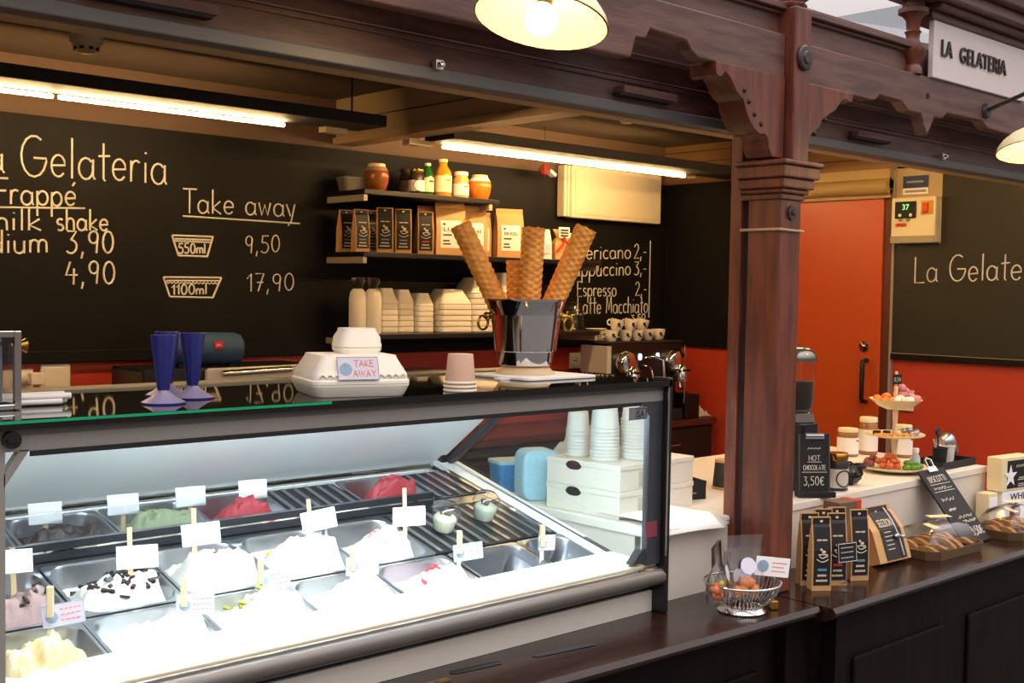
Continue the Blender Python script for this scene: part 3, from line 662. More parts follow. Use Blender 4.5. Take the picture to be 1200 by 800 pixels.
for i, (x, y, rz, zs) in enumerate([(2.925, 4.29, -8, .97), (2.945, 4.205, -10, .97), (3.02, 4.24, -10, .98), (3.045, 4.165, -30, 1.03), (3.09, 4.27, -12, 1.0), (3.145, 4.165, -30, 1.03)]):
    o = place(pc, not first, (x, y, 1.755), rz * D2R, 'black-labelled kraft coffee bag on the middle shelf, ' + WORD[i], scale=zs); first = False
place(pr_, False, (3.262, 4.155, 1.755), -30 * D2R, 'kraft coffee bag with red line on black label, right end of the coffee row')
def pouch(x, y, rz, w, h, d, label, text):
    t, yf = coffee_bag('coffee_pouch', label, 'coffee pouch', w, d, h, 'light', None, 'kraft pouches on the middle shelf')
    t.location = (x, y, 1.755); t.rotation_euler = (0, 0, rz * D2R)
    l = [c for c in t.children if c.name.startswith('label')][0]
    g = MB(); printed(g, text, (-w * .26, yf(h * .455) - .0012, h * .455), XV, (0, yf(h * .525) - yf(h * .455), h * .07), w * .52, h * .07, .0015)
    for z0, ww in ((.37, .3), (.26, .22), (.20, .26)): g.box((-w * .28, yf(h * z0) - .0022, h * z0), (-w * .28 + w * ww, yf(h * z0), h * z0 + h * .03))
    g.box((-w * .28, yf(h * .58) - .0022, h * .57), (-w * .2, yf(h * .58), h * .61)); g.build('print', mat('ink_brown', '4a3a28', .7), l)
pouch(3.345, 4.26, -10, .09, .225, .06, 'narrow kraft coffee pouch half hidden left of the large white-labelled pouches', 'LU')
pouch(3.425, 4.185, -22, .14, .24, .07, 'large kraft pouch with white label, left one behind the leaning waffle roll', 'LUG')
pouch(3.568, 4.20, -20, .145, .236, .07, 'large kraft pouch with white label in the middle, behind waffle rolls', 'CHI')
pouch(3.685, 4.26, -15, .09, .215, .05, 'kraft pouch with white label half hidden left of the rightmost pouch', 'BRA')
pouch(3.80, 4.19, -22, .135, .235, .07, 'rightmost large kraft pouch with white label on middle shelf', 'BRASIL')
vz = thing('glass_carafe', 'white bottle in clear glass carafe right of the kraft pouches', 'carafe', (3.925, 4.25, 1.755))
MB().lathe([(.033, 0), (.036, .01), (.036, .12), (.022, .17), (.018, .19), (.030, .235)], (0, 0, 0), 20, cap=False).build('glass', GLASS, vz, 50)
MB().lathe([(.026, .003), (.028, .01), (.028, .12), (.016, .165), (.012, .18)], (0, 0, 0), 20).build('milk', PAPER, vz, 50)
wb = thing('paper_bag', 'small white paper bag on middle shelf between waffle rolls', 'bag', (4.05, 4.2, 1.755), -.3)
MB().loft([[(-.03, -.03, 0), (.03, -.03, 0), (.03, .03, 0), (-.03, .03, 0)], [(-.03, -.025, .09), (.03, -.025, .09), (.03, .02, .09), (-.03, .02, .09)], [(-.028, -.004, .15), (.028, -.004, .15), (.028, .0, .15), (-.028, .0, .15)]]).build('paper', PAPER, wb, bevel=.002)
MB().box((-.02, -.034, .03), (.02, -.030, .075), Rx(-.05)).build('label', CARDL, wb)
gb = thing('gift_bag', 'clear biscuit bag tied with red ribbon at the right of middle shelf', 'bag', (4.17, 4.2, 1.755), -.3)
MB().loft([[(-.05, -.035, 0), (.05, -.035, 0), (.05, .035, 0), (-.05, .035, 0)], [(-.05, -.03, .08), (.05, -.03, .08), (.05, .03, .08), (-.05, .03, .08)], [(-.03, -.008, .115), (.03, -.008, .115), (.03, .008, .115), (-.03, .008, .115)], [(-.05, -.004, .155), (.05, -.004, .155), (.05, .004, .155), (-.05, .004, .155)]]).build('pouch', KRAFT, gb, bevel=.003)
MB().tube([(-.05, -.045, .04), (-.02, -.046, .07), (0, -.04, .10), (.03, -.044, .07), (.055, -.046, .05)], .006, 6).ball((0, -.03, .108), .012, 8, 6).build('ribbon', REDP, gb, 40)
tg = MB().box((-.03, -.032, .11), (.03, -.030, .165), Rx(-.1)).build('tag', PAPER, gb)
g = MB()
for k in range(3): g.box((-.022, -.0355, .118 + .014 * k), (.022, -.034, .126 + .014 * k))
g.build('print', BLACK, tg)
cd = thing('folded_card', 'small white card standing right of the ribbon-tied biscuit bag', 'card', (4.255, 4.2, 1.755), -.2)
MB().box((-.02, -.01, 0), (.03, -.008, .14), Rx(-.1), (0, 0, 0)).box((-.02, .012, 0), (.03, .014, .135), Rx(.08), (0, 0, 0)).build('leaf', PAPER, cd)

# wrapped cup sleeves and foam boxes on the lowest shelf
def sleeve(x, y, label, s=1):
    t = thing('wrapped_cup_sleeve', label, 'cups', (x, y, 1.40), 0, 'wrapped white sleeves on the lowest shelf')
    MB().lathe([(.036, 0), (.038, .01), (.038, .15), (.033, .18), (.022, .195), (0, .197)], (0, 0, 0), 20).build('cups', FOAM, t, 40)
    MB().lathe([(.022, .192), (.018, .198), (.030, .225), (.034, .245)], (0, 0, 0), 10, cap=False).build('wrap_neck', CLEAR, t, 30)
sleeve(2.945, 4.22, 'white cup sleeve in clear wrap at the left end of lowest shelf'); sleeve(3.015, 4.205, 'second white cup sleeve in clear wrap, right of the leftmost one')
def foam_stack(x, y, w, d, n, label, seam, topk=.55, th=.075, rz=-.12, h=None):
    for k in range(n):
        top = k == n - 1
        t = thing('foam_box', (label % ('topmost in' if top else ('lowest in' if k == 0 else WORDN[k] + ' from bottom in'))), 'box', (x, y, 1.40 + k * seam), rz, 'foam takeaway boxes on the lowest shelf')
        rr = [[(a * q, b * q, z) for a, b in rrect(w, d, .02)] for q, z in ((.93, 0), (.99, .004), (1, seam * .5), (.97, seam * .985))]
        MB().loft(rr).build('tray', FOAM, t, 30)
        if top:
            MB().loft([[(a * q, b * q, z) for a, b in rrect(w, d, .02)] for q, z in ((.975, seam * .99), (.99, seam + .004), (topk + .03, seam + th - .006), (topk, seam + th))]).build('lid', FOAM, t, 30)
WORDN = ['', 'second', 'third', 'fourth', 'fifth', 'sixth', 'seventh', 'eighth']
foam_stack(3.12, 4.27, .10, .12, 5, 'small white foam box %s stack beside the wrapped cup sleeves', .026, .6, .07)
foam_stack(3.225, 4.285, .095, .12, 5, 'small white foam box %s second small stack from left', .026, .6, .065)
foam_stack(3.315, 4.255, .095, .12, 5, 'small white foam box %s third small stack from left', .024, .6, .06)
foam_stack(3.46, 4.23, .175, .17, 5, 'large white foam box %s shortest of the three large stacks', .026, .58, .07)
foam_stack(3.645, 4.235, .175, .19, 7, 'large white foam box %s middle large stack', .026, .58, .075)
foam_stack(3.83, 4.24, .175, .19, 8, 'large white foam box %s tall stack behind the steel bucket', .026, .58, .075)
ld = thing('lid_stack', 'stack of clear plastic dome lids behind the bucket on the lowest shelf', 'lids', (4.285, 4.22, 1.40))
for k in range(6):
    MB().lathe([(.055, .018 * k), (.057, .018 * k + .003), (.055, .018 * k + .010), (.05, .018 * k + .014)], (0, 0, 0), 20, cap=False).build('lid', CLEAR, ld, 40)
MB().lathe([(.05, .108), (.045, .13), (.025, .145), (0, .15)], (0, 0, 0), 20, cap=False).build('dome', CLEAR, ld, 40)

# ================================================================== BACK COUNTER
bc = thing('back_counter', 'dark wooden back counter with drawers below the espresso machine', 'cabinet', (0, 0, 0))
MB().box((1.2, 3.965, .885), (XR - .03, YB - .002, .92)).build('worktop', mat('back_top_wood', '5a2f22', .25, 0, .3, 5, stretch=(1, 8, 8)), bc, bevel=.004)
MB().box((1.2, 4.0, .0), (XR - .03, YB - .002, .885)).build('carcass', mat('cabinet_dark', '231c18', .45), bc)
for k in range(6):
    x0 = 4.42 - .74 * k + .02
    if x0 < 1.2: break
    d = MB().box((x0, 3.985, .69), (x0 + .70, 4.0, .872)).build('drawer', MC['cabinet_dark'], bc, bevel=.003)
    MB().tube([(x0 + .30, 3.985, .79), (x0 + .305, 3.965, .79), (x0 + .42, 3.965, .79), (x0 + .425, 3.985, .79)], .005, 6).build('drawer_handle', CHROME, d, 40)
# till / label printer
pr2 = thing('slicer_machine', 'black and silver machine with chrome bar on the back counter under the speaker', 'machine', (1.86, 3.98, .92))
MB().box((0, .02, 0), (.74, .30, .37)).build('body', BLACK, pr2, bevel=.008)
SILV = mat('silver_plastic', 'cfcac4', .35, .3, .05)
g = MB(); g.prism([(a_, b_ + .068) for a_, b_ in [(.24, .10), (.29, .10), (.29, .225), (.56, .235), (.56, .12), (.61, .12), (.61, .242), (.70, .242), (.70, .16), (.74, .16), (.74, .29), (.73, .305), (.25, .30), (.24, .29)]], 'y', .0, .02); g.build('silver_frame', SILV, pr2, bevel=.004)
MB().cyl((.30, -.004, .348), (.60, -.004, .356), .013, n=14).build('chrome_bar', CHROME, pr2, 50)
MB().box((.30, .005, .315), (.56, .02, .325)).build('tear_bar', STEEL, pr2)
# bluetooth speaker
sp = thing('portable_speaker', 'dark blue cylindrical portable speaker with red badge standing on the machine', 'speaker', (2.155, 4.10, 1.2905), -.12)
g = MB(); prf = [(.0, -.142), (.040, -.142), (.055, -.136), (.061, -.115), (.064, 0), (.061, .115), (.055, .136), (.040, .142), (0, .142)]
g.lathe(prf, (0, 0, .0655), 32, Ry(PI / 2)); g.build('body', NAVY, sp, 50)
for sx in (-1, 1): MB().lathe([(.0, .0), (.034, 0), (.036, .006), (.0, .008)], (sx * .142, 0, .0655), 24, Ry(sx * PI / 2)).build('end_cap', BLACK, sp, 40)
MB().box((-.11, -.02, -.0005), (-.09, .02, .008)).box((.09, -.02, -.0005), (.11, .02, .008)).build('foot', BLACK, sp)
bd = MB().box((.012, -.068, .068), (.046, -.058, .096)).build('badge', REDP, sp, bevel=.002)
g = MB(); printed(g, 'JBL', (.017, -.069, .076), XV, ZV, .024, .011, .001); g.build('badge_letters', PAPER, bd)
for x in (-.11, .10): MB().cyl((x, -.008, .126), (x + .012, -.008, .1285), .003, n=6).build('strap_pin', CHROME, sp)
# steel box
sb = thing('steel_box', 'small brushed steel box on the back counter behind the paper cups', 'box', (3.13, 4.0, .92))
MB().box((0, 0, 0), (.22, .25, .32)).build('casing', STEEL, sb, bevel=.004); MB().box((.168, -.003, .27), (.180, 0, .30)).build('latch', BLACK, sb)
# espresso machine
em = thing('espresso_machine', 'black and steel espresso machine with two chrome group heads on the back counter', 'coffee machine', (4.335, 4.02, .92))
MB().box((.03, .03, .06), (.58, .19, .42)).build('body', BLACK, em, bevel=.008)
MB().box((0.0, .0, .265), (.03, .19, .405)).build('side_panel', mat('side_silver', 'c9c4bb', .45, .2, .05), em, bevel=.003)
MB().box((.03, .0, .20), (.585, .03, .415)).build('front_panel', BLACK, em, bevel=.006)
MB().box((.0, .0, .4155), (.595, .20, .425)).build('cup_tray', MATTE, em, bevel=.003)
MB().box((.03, -.02, 0.0), (.58, .19, .06)).build('drip_tray', MATTE, em, bevel=.004)
for x in (.12, .505):
    k = MB().lathe([(.0, .06), (.03, .06), (.055, .05), (.068, .025), (.068, .0)], (x, .0, .315), 28, Rx(PI / 2)).build('group_head', CHROME, em, 40)
    MB().lathe([(.040, 0), (.042, .01), (.036, .07), (.026, .085), (0, .087)], (x, -.065, .215), 24).build('brew_cup', CHROME, k, 40)
    MB().box((x - .022, -.112, .268), (x + .022, -.09, .278)).build('slot', BLACK, k)
    MB().tube([(x, -.05, .215), (x, -.06, .175), (x, -.09, .17)], .008, 8).build('spout', CHROME, k, 40)
for x in (.245, .385):
    MB().prism(rrect(.020, .034, .009, 3, x, .345), 'y', -.006, 0).build('button', emit('button_glow_%d' % int(x * 1000), (.9, .92, 1), 1.6), em)
MB().tube([(.29, .0, .34), (.305, -.06, .345), (.33, -.085, .33), (.335, -.09, .26), (.335, -.09, .20)], .009, 10).build('water_spout', CHROME, em, 50)
MB().tube([(.265, -.01, .30), (.275, -.05, .29), (.282, -.06, .25), (.282, -.06, .22)], .006, 8).build('steam_tip', CHROME, em, 50)
MB().tube([(.575, -.03, .40), (.575, -.035, .20), (.575, -.03, .09)], .004, 8).build('steam_wand', CHROME, em, 50)
kb = thing('knock_box', 'black knock box beside the espresso machine on back counter', 'box', (4.94, 4.0, .92)); MB().prism([(0, 0), (.12, 0), (.12, .13), (.0, .14)], 'y', 0, .18).build('bin', BLACK, kb, bevel=.006); MB().cyl((.005, .09, .125), (.115, .09, .125), .012).build('bar', MATTE, kb)
# cups on the machine
cp = thing('espresso_cup', 'x', 'cup', (0, 0, 0), 0, 'espresso cups on the coffee machine')
MB().lathe([(.020, 0), (.024, .004), (.033, .03), (.036, .058), (.033, .058), (.030, .03), (.020, .008), (0, .008)], (0, 0, 0), 24, cap=False).build('bowl', WHITEC, cp, 50)
MB().tube([(-.033 , 0, .046), (-.045, 0, .048), (-.052, 0, .036), (-.046, 0, .022), (-.031, 0, .020)], .004, 7).build('handle', WHITEC, cp, 50)
g = MB(); g.ball((.004, -.034, .034), (.008, .002, .010), 8, 6).ball((.012, -.0325, .024), (.006, .002, .005), 8, 6); g.build('emblem', BLACK, cp)
ci = 0; zt = 1.345
for i, (x, y) in enumerate([(4.435, 4.09), (4.545, 4.09), (4.645, 4.10), (4.755, 4.12), (4.855, 4.13)]):
    place(cp, ci, (x, y, zt), -.6, 'white espresso cup upright in the lower row on the machine, ' + WORD[i]); ci += 1
for i, (x, y) in enumerate([(4.465, 4.09), (4.575, 4.09), (4.675, 4.10)]):
    place(cp, ci, (x, y, zt + .056), -.6, 'white espresso cup tilted on top of lower cups, ' + ['left', 'middle', 'right'][i] + ' of three', ry=.22); ci += 1
sc = thing('saucer_stack', 'stack of white saucers left of the espresso cups', 'saucers', (4.395, 4.16, 1.345))
for k in range(6): MB().lathe([(.025, .011 * k), (.058, .011 * k + .008), (.058, .011 * k + .010), (.025, .011 * k + .004)], (0, 0, 0), 24, cap=False).build('saucer', WHITEC, sc, 50)
# cloth
def crumple(name, label, cat, loc, r, h, m, seed=1, sx=1, sy=1):
    g = MB()
    g.grid(lambda u, v: Vector(((u - .5) * 2 * r * sx, (v - .5) * 2 * r * sy, max(0.001, (1 - (2 * u - 1) ** 2) * (1 - (2 * v - 1) ** 2)) * h * (.75 + .8 * noise.noise(Vector((u * 5, v * 5, seed)))) + .003 + .004 * (noise.noise(Vector((u * 9, v * 9, seed + 4))) + .5))), 24, 24)
    o = g.build(name, m, None, 60, loc=loc, solid=.004); return tag(o, label, cat)
crumple('cleaning_cloth', 'crumpled white cleaning cloth on the back counter beside the knock box', 'cloth', (5.115, 4.06, .92), .055, .06, mat('cloth', 'd8cdb4', .8, 0, .3, 60), 3, 1.0, 1.0)

# ================================================================== GELATO CASE
def rebase(t, base):
    base = Vector(base); t.location = base
    for c in t.children: c.location = Vector(c.location) - base
def dz(y): return .89 + .246 * (y - 2.0)
TILT = math.atan(.246)
gc = thing('gelato_case', 'glass-fronted gelato display case with grey bumper and black glass top', 'display case')
X0, X1 = .625, 2.285
MB().box((X0, 1.947, .7806), (X1, 1.965, .835)).build('base_panel', mat('base_white', 'cfc8bd', .45, 0, .05), gc)
MB().box((X0, 1.955, .835), (X1, 1.968, .857)).build('base_recess', MATTE, gc)
bp = [(1.955, .853)] + [(1.925 + .022 * math.cos(a * D2R), .876 + .022 * math.sin(a * D2R)) for a in range(270, 89, -20)] + [(1.955, .898)]
MB().prism(bp, 'x', X0, X1 + .004).build('bumper', mat('bumper_grey', '77726c', .38, .5, .1), gc, 60)
MB().box((X0, 1.918, .897), (X1, 1.932, .903)).build('bumper_trim', CHROME, gc)
MB().box((X0, 1.934, .898), (X1, 1.952, .909)).build('glass_channel', mat('channel_alu', 'c9bfa6', .4, .1, .05), gc, bevel=.003)
MB().prism([(1.952, .90), (1.952, .909), (2.08, .9135), (2.08, .9095)], 'x', X0 + .03, X1 - .014).build('front_sill', mat('sill_white', 'f0eee6', .4, 0, .03), gc)
g = MB()
MB().prism([(2.03, dz(2.03) - .003), (2.78, dz(2.78) - .003), (2.78, dz(2.78) - .02), (2.03, dz(2.03) - .02)], 'x', 2.226, X1 - .015).build('deck', mat('deck_white', 'e8ebec', .4, 0, .03), gc)
g.prism([(2.474, dz(2.474) - .003), (2.515, dz(2.515) - .003), (2.515, dz(2.515) - .02), (2.474, dz(2.474) - .02)], 'x', X0 + .015, 2.226)
g.build('deck', STEEL, gc)
MB().box((X0 + .02, 2.476, dz(2.476) + .001), (1.985, 2.497, 1.046)).build('dark_channel', mat('channel_dark', '22262d', .3, .3), gc)
MB().box((X0 + .02, 2.4745, 1.026), (1.985, 2.476, 1.030)).build('channel_line', CHROME, gc)
g = MB().box((X0 + .01, 1.966, .7808), (X1 - .012, 2.81, .786)); g.build('well_floor', STEEL, gc)
g = MB()
for xa, xb in ((X0, X0 + .012), (X1 - .012, X1)): g.prism([(1.955, .7806), (1.955, .90), (2.02, .893), (2.75, dz(2.75) + .004), (2.90, 1.075), (2.90, .7806)], 'x', xa, xb)
g.build('end_wall', CASEW, gc)
MB().box((X0, 2.81, .7806), (X1, 2.90, 1.06)).build('rear_wall', CASEW, gc)
# slanted lit hood panel
def slant(y0, z0, y1, z1, th): 
    n = Vector((0, z1 - z0, -(y1 - y0))).normalized() * th
    return [(y0, z0), (y1, z1), (y1 + n.y, z1 + n.z), (y0 + n.y, z0 + n.z)]
MB().prism(slant(2.385, 1.362, 2.79, 1.066, -.012), 'x', X0 + .02, X1 - .03).build('hood_panel', mat('hood_white', 'eef2f2', .35, 0, .05, 3, stretch=(1, 10, 10)), gc)
MB().tube([(X0 + .02, 2.783, 1.062), (X1 - .03, 2.783, 1.062)], .008, 8).build('hood_rail', CHROME, gc)
MB().prism(slant(2.375, 1.362, 2.80, 1.05, .022), 'x', X1 - .028, X1 - .004).build('rear_strut', DKFRAME, gc, bevel=.003)
MB().prism(slant(1.99, .888, 2.78, 1.078, .016), 'x', X1 - .018, X1 - .002).build('end_sill', DKFRAME, gc)
MB().box((X1 - .05, 2.75, 1.045), (X1 - .03, 2.80, 1.095)).build('hinge', BLACK, gc, bevel=.003)
MB().prism([(1.955, .90), (1.955, 1.34), (2.37, 1.34), (2.74, 1.075), (2.0, .90)], 'x', X1 - .012, X1 - .008).build('end_glass', GLASS, gc)
MB().prism([(1.955, .90), (1.955, 1.34), (2.37, 1.34), (2.70, 1.07), (2.0, .90)], 'x', X0 + .004, X0 + .008).build('end_glass', GLASS, gc)
g = MB()
g.box((X0, 1.924, 1.326), (X1, 1.942, 1.364)); g.box((X0, 1.924, .909), (.661, 1.942, 1.326))
g.prism([(.684, 1.328), (.70, 1.328), (.659, 1.268), (.659, 1.290)], 'y', 1.924, 1.942)
fr = g.build('front_frame', mat('frame_grey', '8d8a83', .5, .05, .1), gc)
MB().prism([(2.235, .909), (X1, .909), (X1, 1.326), (2.20, 1.326), (2.235, 1.29)], 'y', 1.924, 1.942).build('side_stile', mat('stile_dark', '45474b', .35, .3, .1), fr)
MB().box((X0, 1.922, 1.352), (X1, 1.9245, 1.3635)).build('top_trim', ALU, fr)
MB().box((.70, 1.922, 1.317), (2.20, 1.9255, 1.326)).build('seal', MATTE, fr)
MB().cyl((.668, 1.924, 1.347), (.668, 1.908, 1.347), .014).box((.659, 1.903, 1.344), (.677, 1.908, 1.350)).build('knob', BLACK, fr, 40)
MB().prism([(2.226, .915), (2.226, .95), (2.19, .915)], 'y', 1.93, 1.955).build('corner_foot', DKFRAME, gc)
MB().box((.661, 1.932, .92), (2.226, 1.935, 1.322)).build('front_glass', GLASS, gc)
MB().box((X1, 1.905, .7806), (X1 + .016, 1.96, 1.385)).build('corner_post', BLACK, gc, bevel=.003)
MB().box((X1 - .003, 1.903, .93), (X1 + .002, 1.906, 1.36)).build('post_trim', CHROME, gc)
tg_ = MB().box((X0 - .02, 1.905, 1.364), (X1 + .012, 2.35, 1.379)).build('glass_top', TOPGL, gc)
MB().box((X0 - .02, 1.903, 1.3735), (1.27, 1.905, 1.3782)).build('green_edge', GREEN, tg_)
MB().box((X0 - .02, 2.35, 1.352), (X1 + .012, 2.44, 1.383)).build('rear_rail', mat('rail_olive', '5a5748', .4, .3), gc, bevel=.004)
MB().box((.70, 1.952, 1.340), (2.22, 1.990, 1.352)).build('lamp_strip', emit('led_strip', COOL, LED_W), gc)
MB().box((.69, 1.944, 1.336), (2.23, 1.950, 1.362)).build('lamp_shield', ALU, gc)
k = MB().box((2.155, 1.9225, 1.283), (2.222, 1.9235, 1.314)).build('maker_badge', mat('badge_grey', '74757c', .5), fr)
g = MB(); printed(g, 'ISA', (2.182, 1.922, 1.289), XV, ZV, .030, .017, .001)
for a, b in (((2.1795, 1.2855), (2.2195, 1.287)), ((2.1795, 1.3095), (2.2195, 1.311)), ((2.218, 1.2855), (2.2195, 1.311))): g.box((a[0], 1.9215, a[1]), (b[0], 1.9225, b[1]))
g.build('badge_letters', mat('badge_dark', '17181c', .5), k)
MB().box((2.105, 2.03, .9125), (2.155, 2.055, .9145)).build('sill_sticker', PAPER, gc)
MB().prism([(2.228, .98), (2.272, .98), (2.272, 1.02), (2.228, 1.02)], 'y', 1.9225, 1.9238).build('red_sticker', mat('sticker_red', '8a3a48', .5), fr)
sh_ = MB().prism(slant(2.50, dz(2.5) + .006, 2.508, 1.106, .004), 'x', X0 + .02, 1.985).build('divider_screen', PLEXI, gc)
MB().prism([(2.50, dz(2.5) + .006), (2.50, 1.106), (2.07, 1.032), (2.07, dz(2.07) + .006)], 'x', 1.985, 1.989).build('divider_screen', PLEXI, gc)
MB().box((X0 + .02, 2.500, 1.1045), (1.985, 2.504, 1.106)).build('screen_edge', mat('plexi_edge', 'dfe8ea', .2), sh_)
rebase(gc, (1.46, 1.95, .7806))

# pans, gelato
def make_pan(name, label, w, d, dep=.085):
    t = thing(name, label, 'pan', (0, 0, 0), 0, 'steel gelato pans in the case')
    iw, idp = w - .014, d - .014
    rings = [[(x, y, z) for x, y in rrect(W_, D_, r, 5)] for W_, D_, r, z in ((w, d, .012, -.003), (w, d, .012, 0), (iw, idp, .045, .0006), (iw - .006, idp - .006, .045, -.006), (iw - .022, idp - .022, .04, -dep + .012), (iw - .045, idp - .045, .035, -dep))]
    MB().loft(rings, False, True).build('basin', STEEL, t, 40)
    return t
def gelato(label, x0, x1, yc, d, m, seed, lo=-.05, hi=.02, amp=.02, fx=.5, fy=.45, sharp=0, bits=None, nb=0, spread=.33, freq=2.6):
    w = x1 - x0; iw, idp = w - .026, d - .026
    off = .16 if yc < 2.2 else 0; fy += off * .8
    rl = random.Random(seed * 31); lumps = [(fx, fy, 1, 1)] + [(rl.uniform(.2, .8), rl.uniform(.15 + off * 1.4, .55 + off), rl.uniform(.5, .9), rl.uniform(.45, .85)) for _ in range(7)]
    def hf(u, v):
        b = max(math.exp(-(((u - lx) / (spread * ls)) ** 2 + ((v - ly) / (spread * ls)) ** 2)) * lh for lx, ly, ls, lh in lumps)
        p = Vector((u * freq, v * freq, seed * 3.1))
        n = noise.noise(p) * .6 + noise.noise(p * 7) * .22 + (.5 - abs(noise.noise(p * 2.1))) * .8 + noise.noise(p * 4.7) * .25 + noise.noise(p * 10) * .10
        if sharp: n += (1 - abs(noise.noise(Vector((u * 3.2, v * 6, seed)) * 1.6)) * 2) * sharp
        e = min(u, 1 - u, v, 1 - v); k = min(1, e / .14)
        fr_ = max(0, min(1, (.72 + off - v) / .45))
        return lo - .012 + (.042 * fr_ + (hi - lo) * b ** .8 * (.35 + .65 * fr_)) * (.25 + .75 * k) + amp * 1.5 * n * (.4 + .6 * b) * k
    def P(u, v):
        a, b = u * 2 - 1, v * 2 - 1
        q = max(abs(a), abs(b)); rr = 1
        if q > .001:
            s4 = (abs(a) ** 5 + abs(b) ** 5) ** .2; rr = q / s4
        return Vector((a * rr * iw / 2, b * rr * idp / 2, hf(u, v)))
    g = MB().grid(P, 54, 54)
    o = g.build('gelato', m, None, 80, loc=((x0 + x1) / 2, yc, dz(yc)), rot=(TILT, 0, 0))
    tag(o, label, 'ice cream')
    if bits:
        rnd = random.Random(seed); g = MB()
        for _ in range(nb):
            u, v = rnd.gauss(fx, .2), rnd.gauss(fy + .02, .17)
            if not (.12 < u < .88 and .1 < v < .88): continue
            p = P(u, v); q = Matrix.Rotation(rnd.uniform(0, 6), 3, 'Z') @ Rx(rnd.uniform(-.7, .7)); l = rnd.uniform(.010, .028)
            g.box(p + Vector((-l / 2, -.004, -.0015)), p + Vector((l / 2, .004, .0035)), q)
        o2 = g.build('topping_pieces', bits, o); o2['kind'] = 'stuff'
    return o
GW = mat('gelato_white', 'f2ece2', .45, 0, .03, 20, sss=.15, bump=.25, bscale=120)
GCH = mat('gelato_choc_pink', 'a98a86', .5, 0, .35, 14, bump=.3, bscale=120)
GY = mat('gelato_caramel', 'd9c79a', .5, 0, .25, 14, h2='b49e6a', bump=.3, bscale=120)
GPI = mat('gelato_pistachio', 'eee7c4', .5, 0, .1, 14, h2='f3eee0', bump=.3, bscale=120)
GPK = mat('gelato_pink', 'f0cfd0', .5, 0, .2, 14, h2='f3e4e0', bump=.3, bscale=120)
GRED = mat('gelato_red', 'd8454c', .45, 0, .15, 14, bump=.3, bscale=120)
GYEL = mat('gelato_yellow', 'e8c84a', .45, 0, .1, 14, bump=.3, bscale=120)
GGR = mat('gelato_green', 'a9b284', .5, 0, .2, 14, bump=.3, bscale=120)
GDK = mat('gelato_dark', '3a2a26', .5, 0, .2, 14, bump=.3, bscale=120)
CHOC = mat('dark_chocolate', '2a1a17', .4, 0, .2)
STRAW = mat('berry_red', 'd23a4a', .35, 0, .15)
FE = [.676, .903, 1.132, 1.358, 1.584, 1.818]
BE = [.679, .908, 1.137, 1.361, 1.580, 1.802]
fpan = make_pan('gelato_pan', 'x', .226, .218)
fl_ = ['leftmost steel pan in the front row, under caramel gelato', 'front-row steel pan under mounded white gelato, second from left', 'front-row steel pan under pistachio-flecked gelato, third from left', 'front-row steel pan with bluish sides under white gelato, fourth from left', 'front-row steel pan stained pink by raspberry gelato']
for i in range(5): place(fpan, i, ((FE[i] + FE[i + 1]) / 2, 2.115, dz(2.115)), 0, fl_[i], rx=TILT)
bl_ = ['back-row steel pan under brownish chocolate gelato, leftmost', 'back-row steel pan under white gelato with dark chocolate shards', 'back-row steel pan under white gelato with brown folds', 'back-row steel pan under plain white mounded gelato', 'back-row steel pan under whitish gelato with pink flecks, rightmost']
for i in range(5): place(fpan, 1, ((BE[i] + BE[i + 1]) / 2, 2.342, dz(2.342)), 0, bl_[i], rx=TILT, scale=(.985, 1.08, 1))
cl_ = ['steel pan behind the clear divider, leftmost, with yellow gelato', 'steel pan behind the clear divider, second, with dark gelato', 'steel pan behind the clear divider, third, with greenish gelato', 'steel pan behind the clear divider, fourth, with red sorbet']
for i in range(4): place(fpan, 1, ((BE[i] + BE[i + 1]) / 2, 2.61, dz(2.61)), 0, cl_[i], rx=TILT, scale=(.985, .84, 1))
place(fpan, 1, (1.92, 2.61, dz(2.61)), 0, 'steel pan behind the clear divider, farthest right, with red sorbet', rx=TILT, scale=(.985, .84, 1))
e1 = make_pan('gelato_pan', 'empty steel pan in the front row, second from the right end', .228, .218, .085); e1.location = (1.937, 2.115, dz(2.115)); e1.rotation_euler = (TILT, 0, 0)
e2 = make_pan('gelato_pan', 'narrow empty steel pan at the right end of the front row', .168, .218, .085); e2.location = (2.139, 2.115, dz(2.115)); e2.rotation_euler = (TILT, 0, 0)
gelato('caramel-beige ribboned gelato in the leftmost front pan', FE[0], FE[1], 2.115, .218, GY, 1, -.045, .012, .030, .52, .42, .25, spread=.26)
gelato('plain white gelato in the second front pan from left', FE[1], FE[2], 2.115, .218, GW, 2, -.03, .012, .022, .62, .36)
gelato('cream gelato with pistachio flecks in the third front pan', FE[2], FE[3], 2.115, .218, GPI, 3, -.03, .03, .03, .5, .45, .1, mat('pistachio', '8a8a3a', .5, 0, .2), 18)
gelato('smooth white gelato in the bluish steel front pan, fourth from left', FE[3], FE[4], 2.115, .218, GW, 4, -.03, .02, .018, .65, .42)
gelato('pale raspberry gelato with a red berry in the pink-stained front pan', FE[4], FE[5], 2.115, .218, GPK, 5, -.035, .008, .02, .45, .4, 0, STRAW, 7)
gelato('brownish pink chocolate gelato in the leftmost back-row pan', BE[0], BE[1], 2.342, .236, GCH, 6, -.035, .0, .03, .6, .3, .2, CHOC, 12)
gelato('white gelato strewn with dark chocolate shards', BE[1], BE[2], 2.342, .236, GW, 7, -.04, .012, .028, .58, .42, .1, CHOC, 150)
gelato('white gelato with a few brown cookie pieces in the third back-row pan', BE[2], BE[3], 2.342, .236, GW, 8, -.035, .034, .032, .5, .5, .1, mat('cookie', '7a6248', .6, 0, .2), 8, spread=.38)
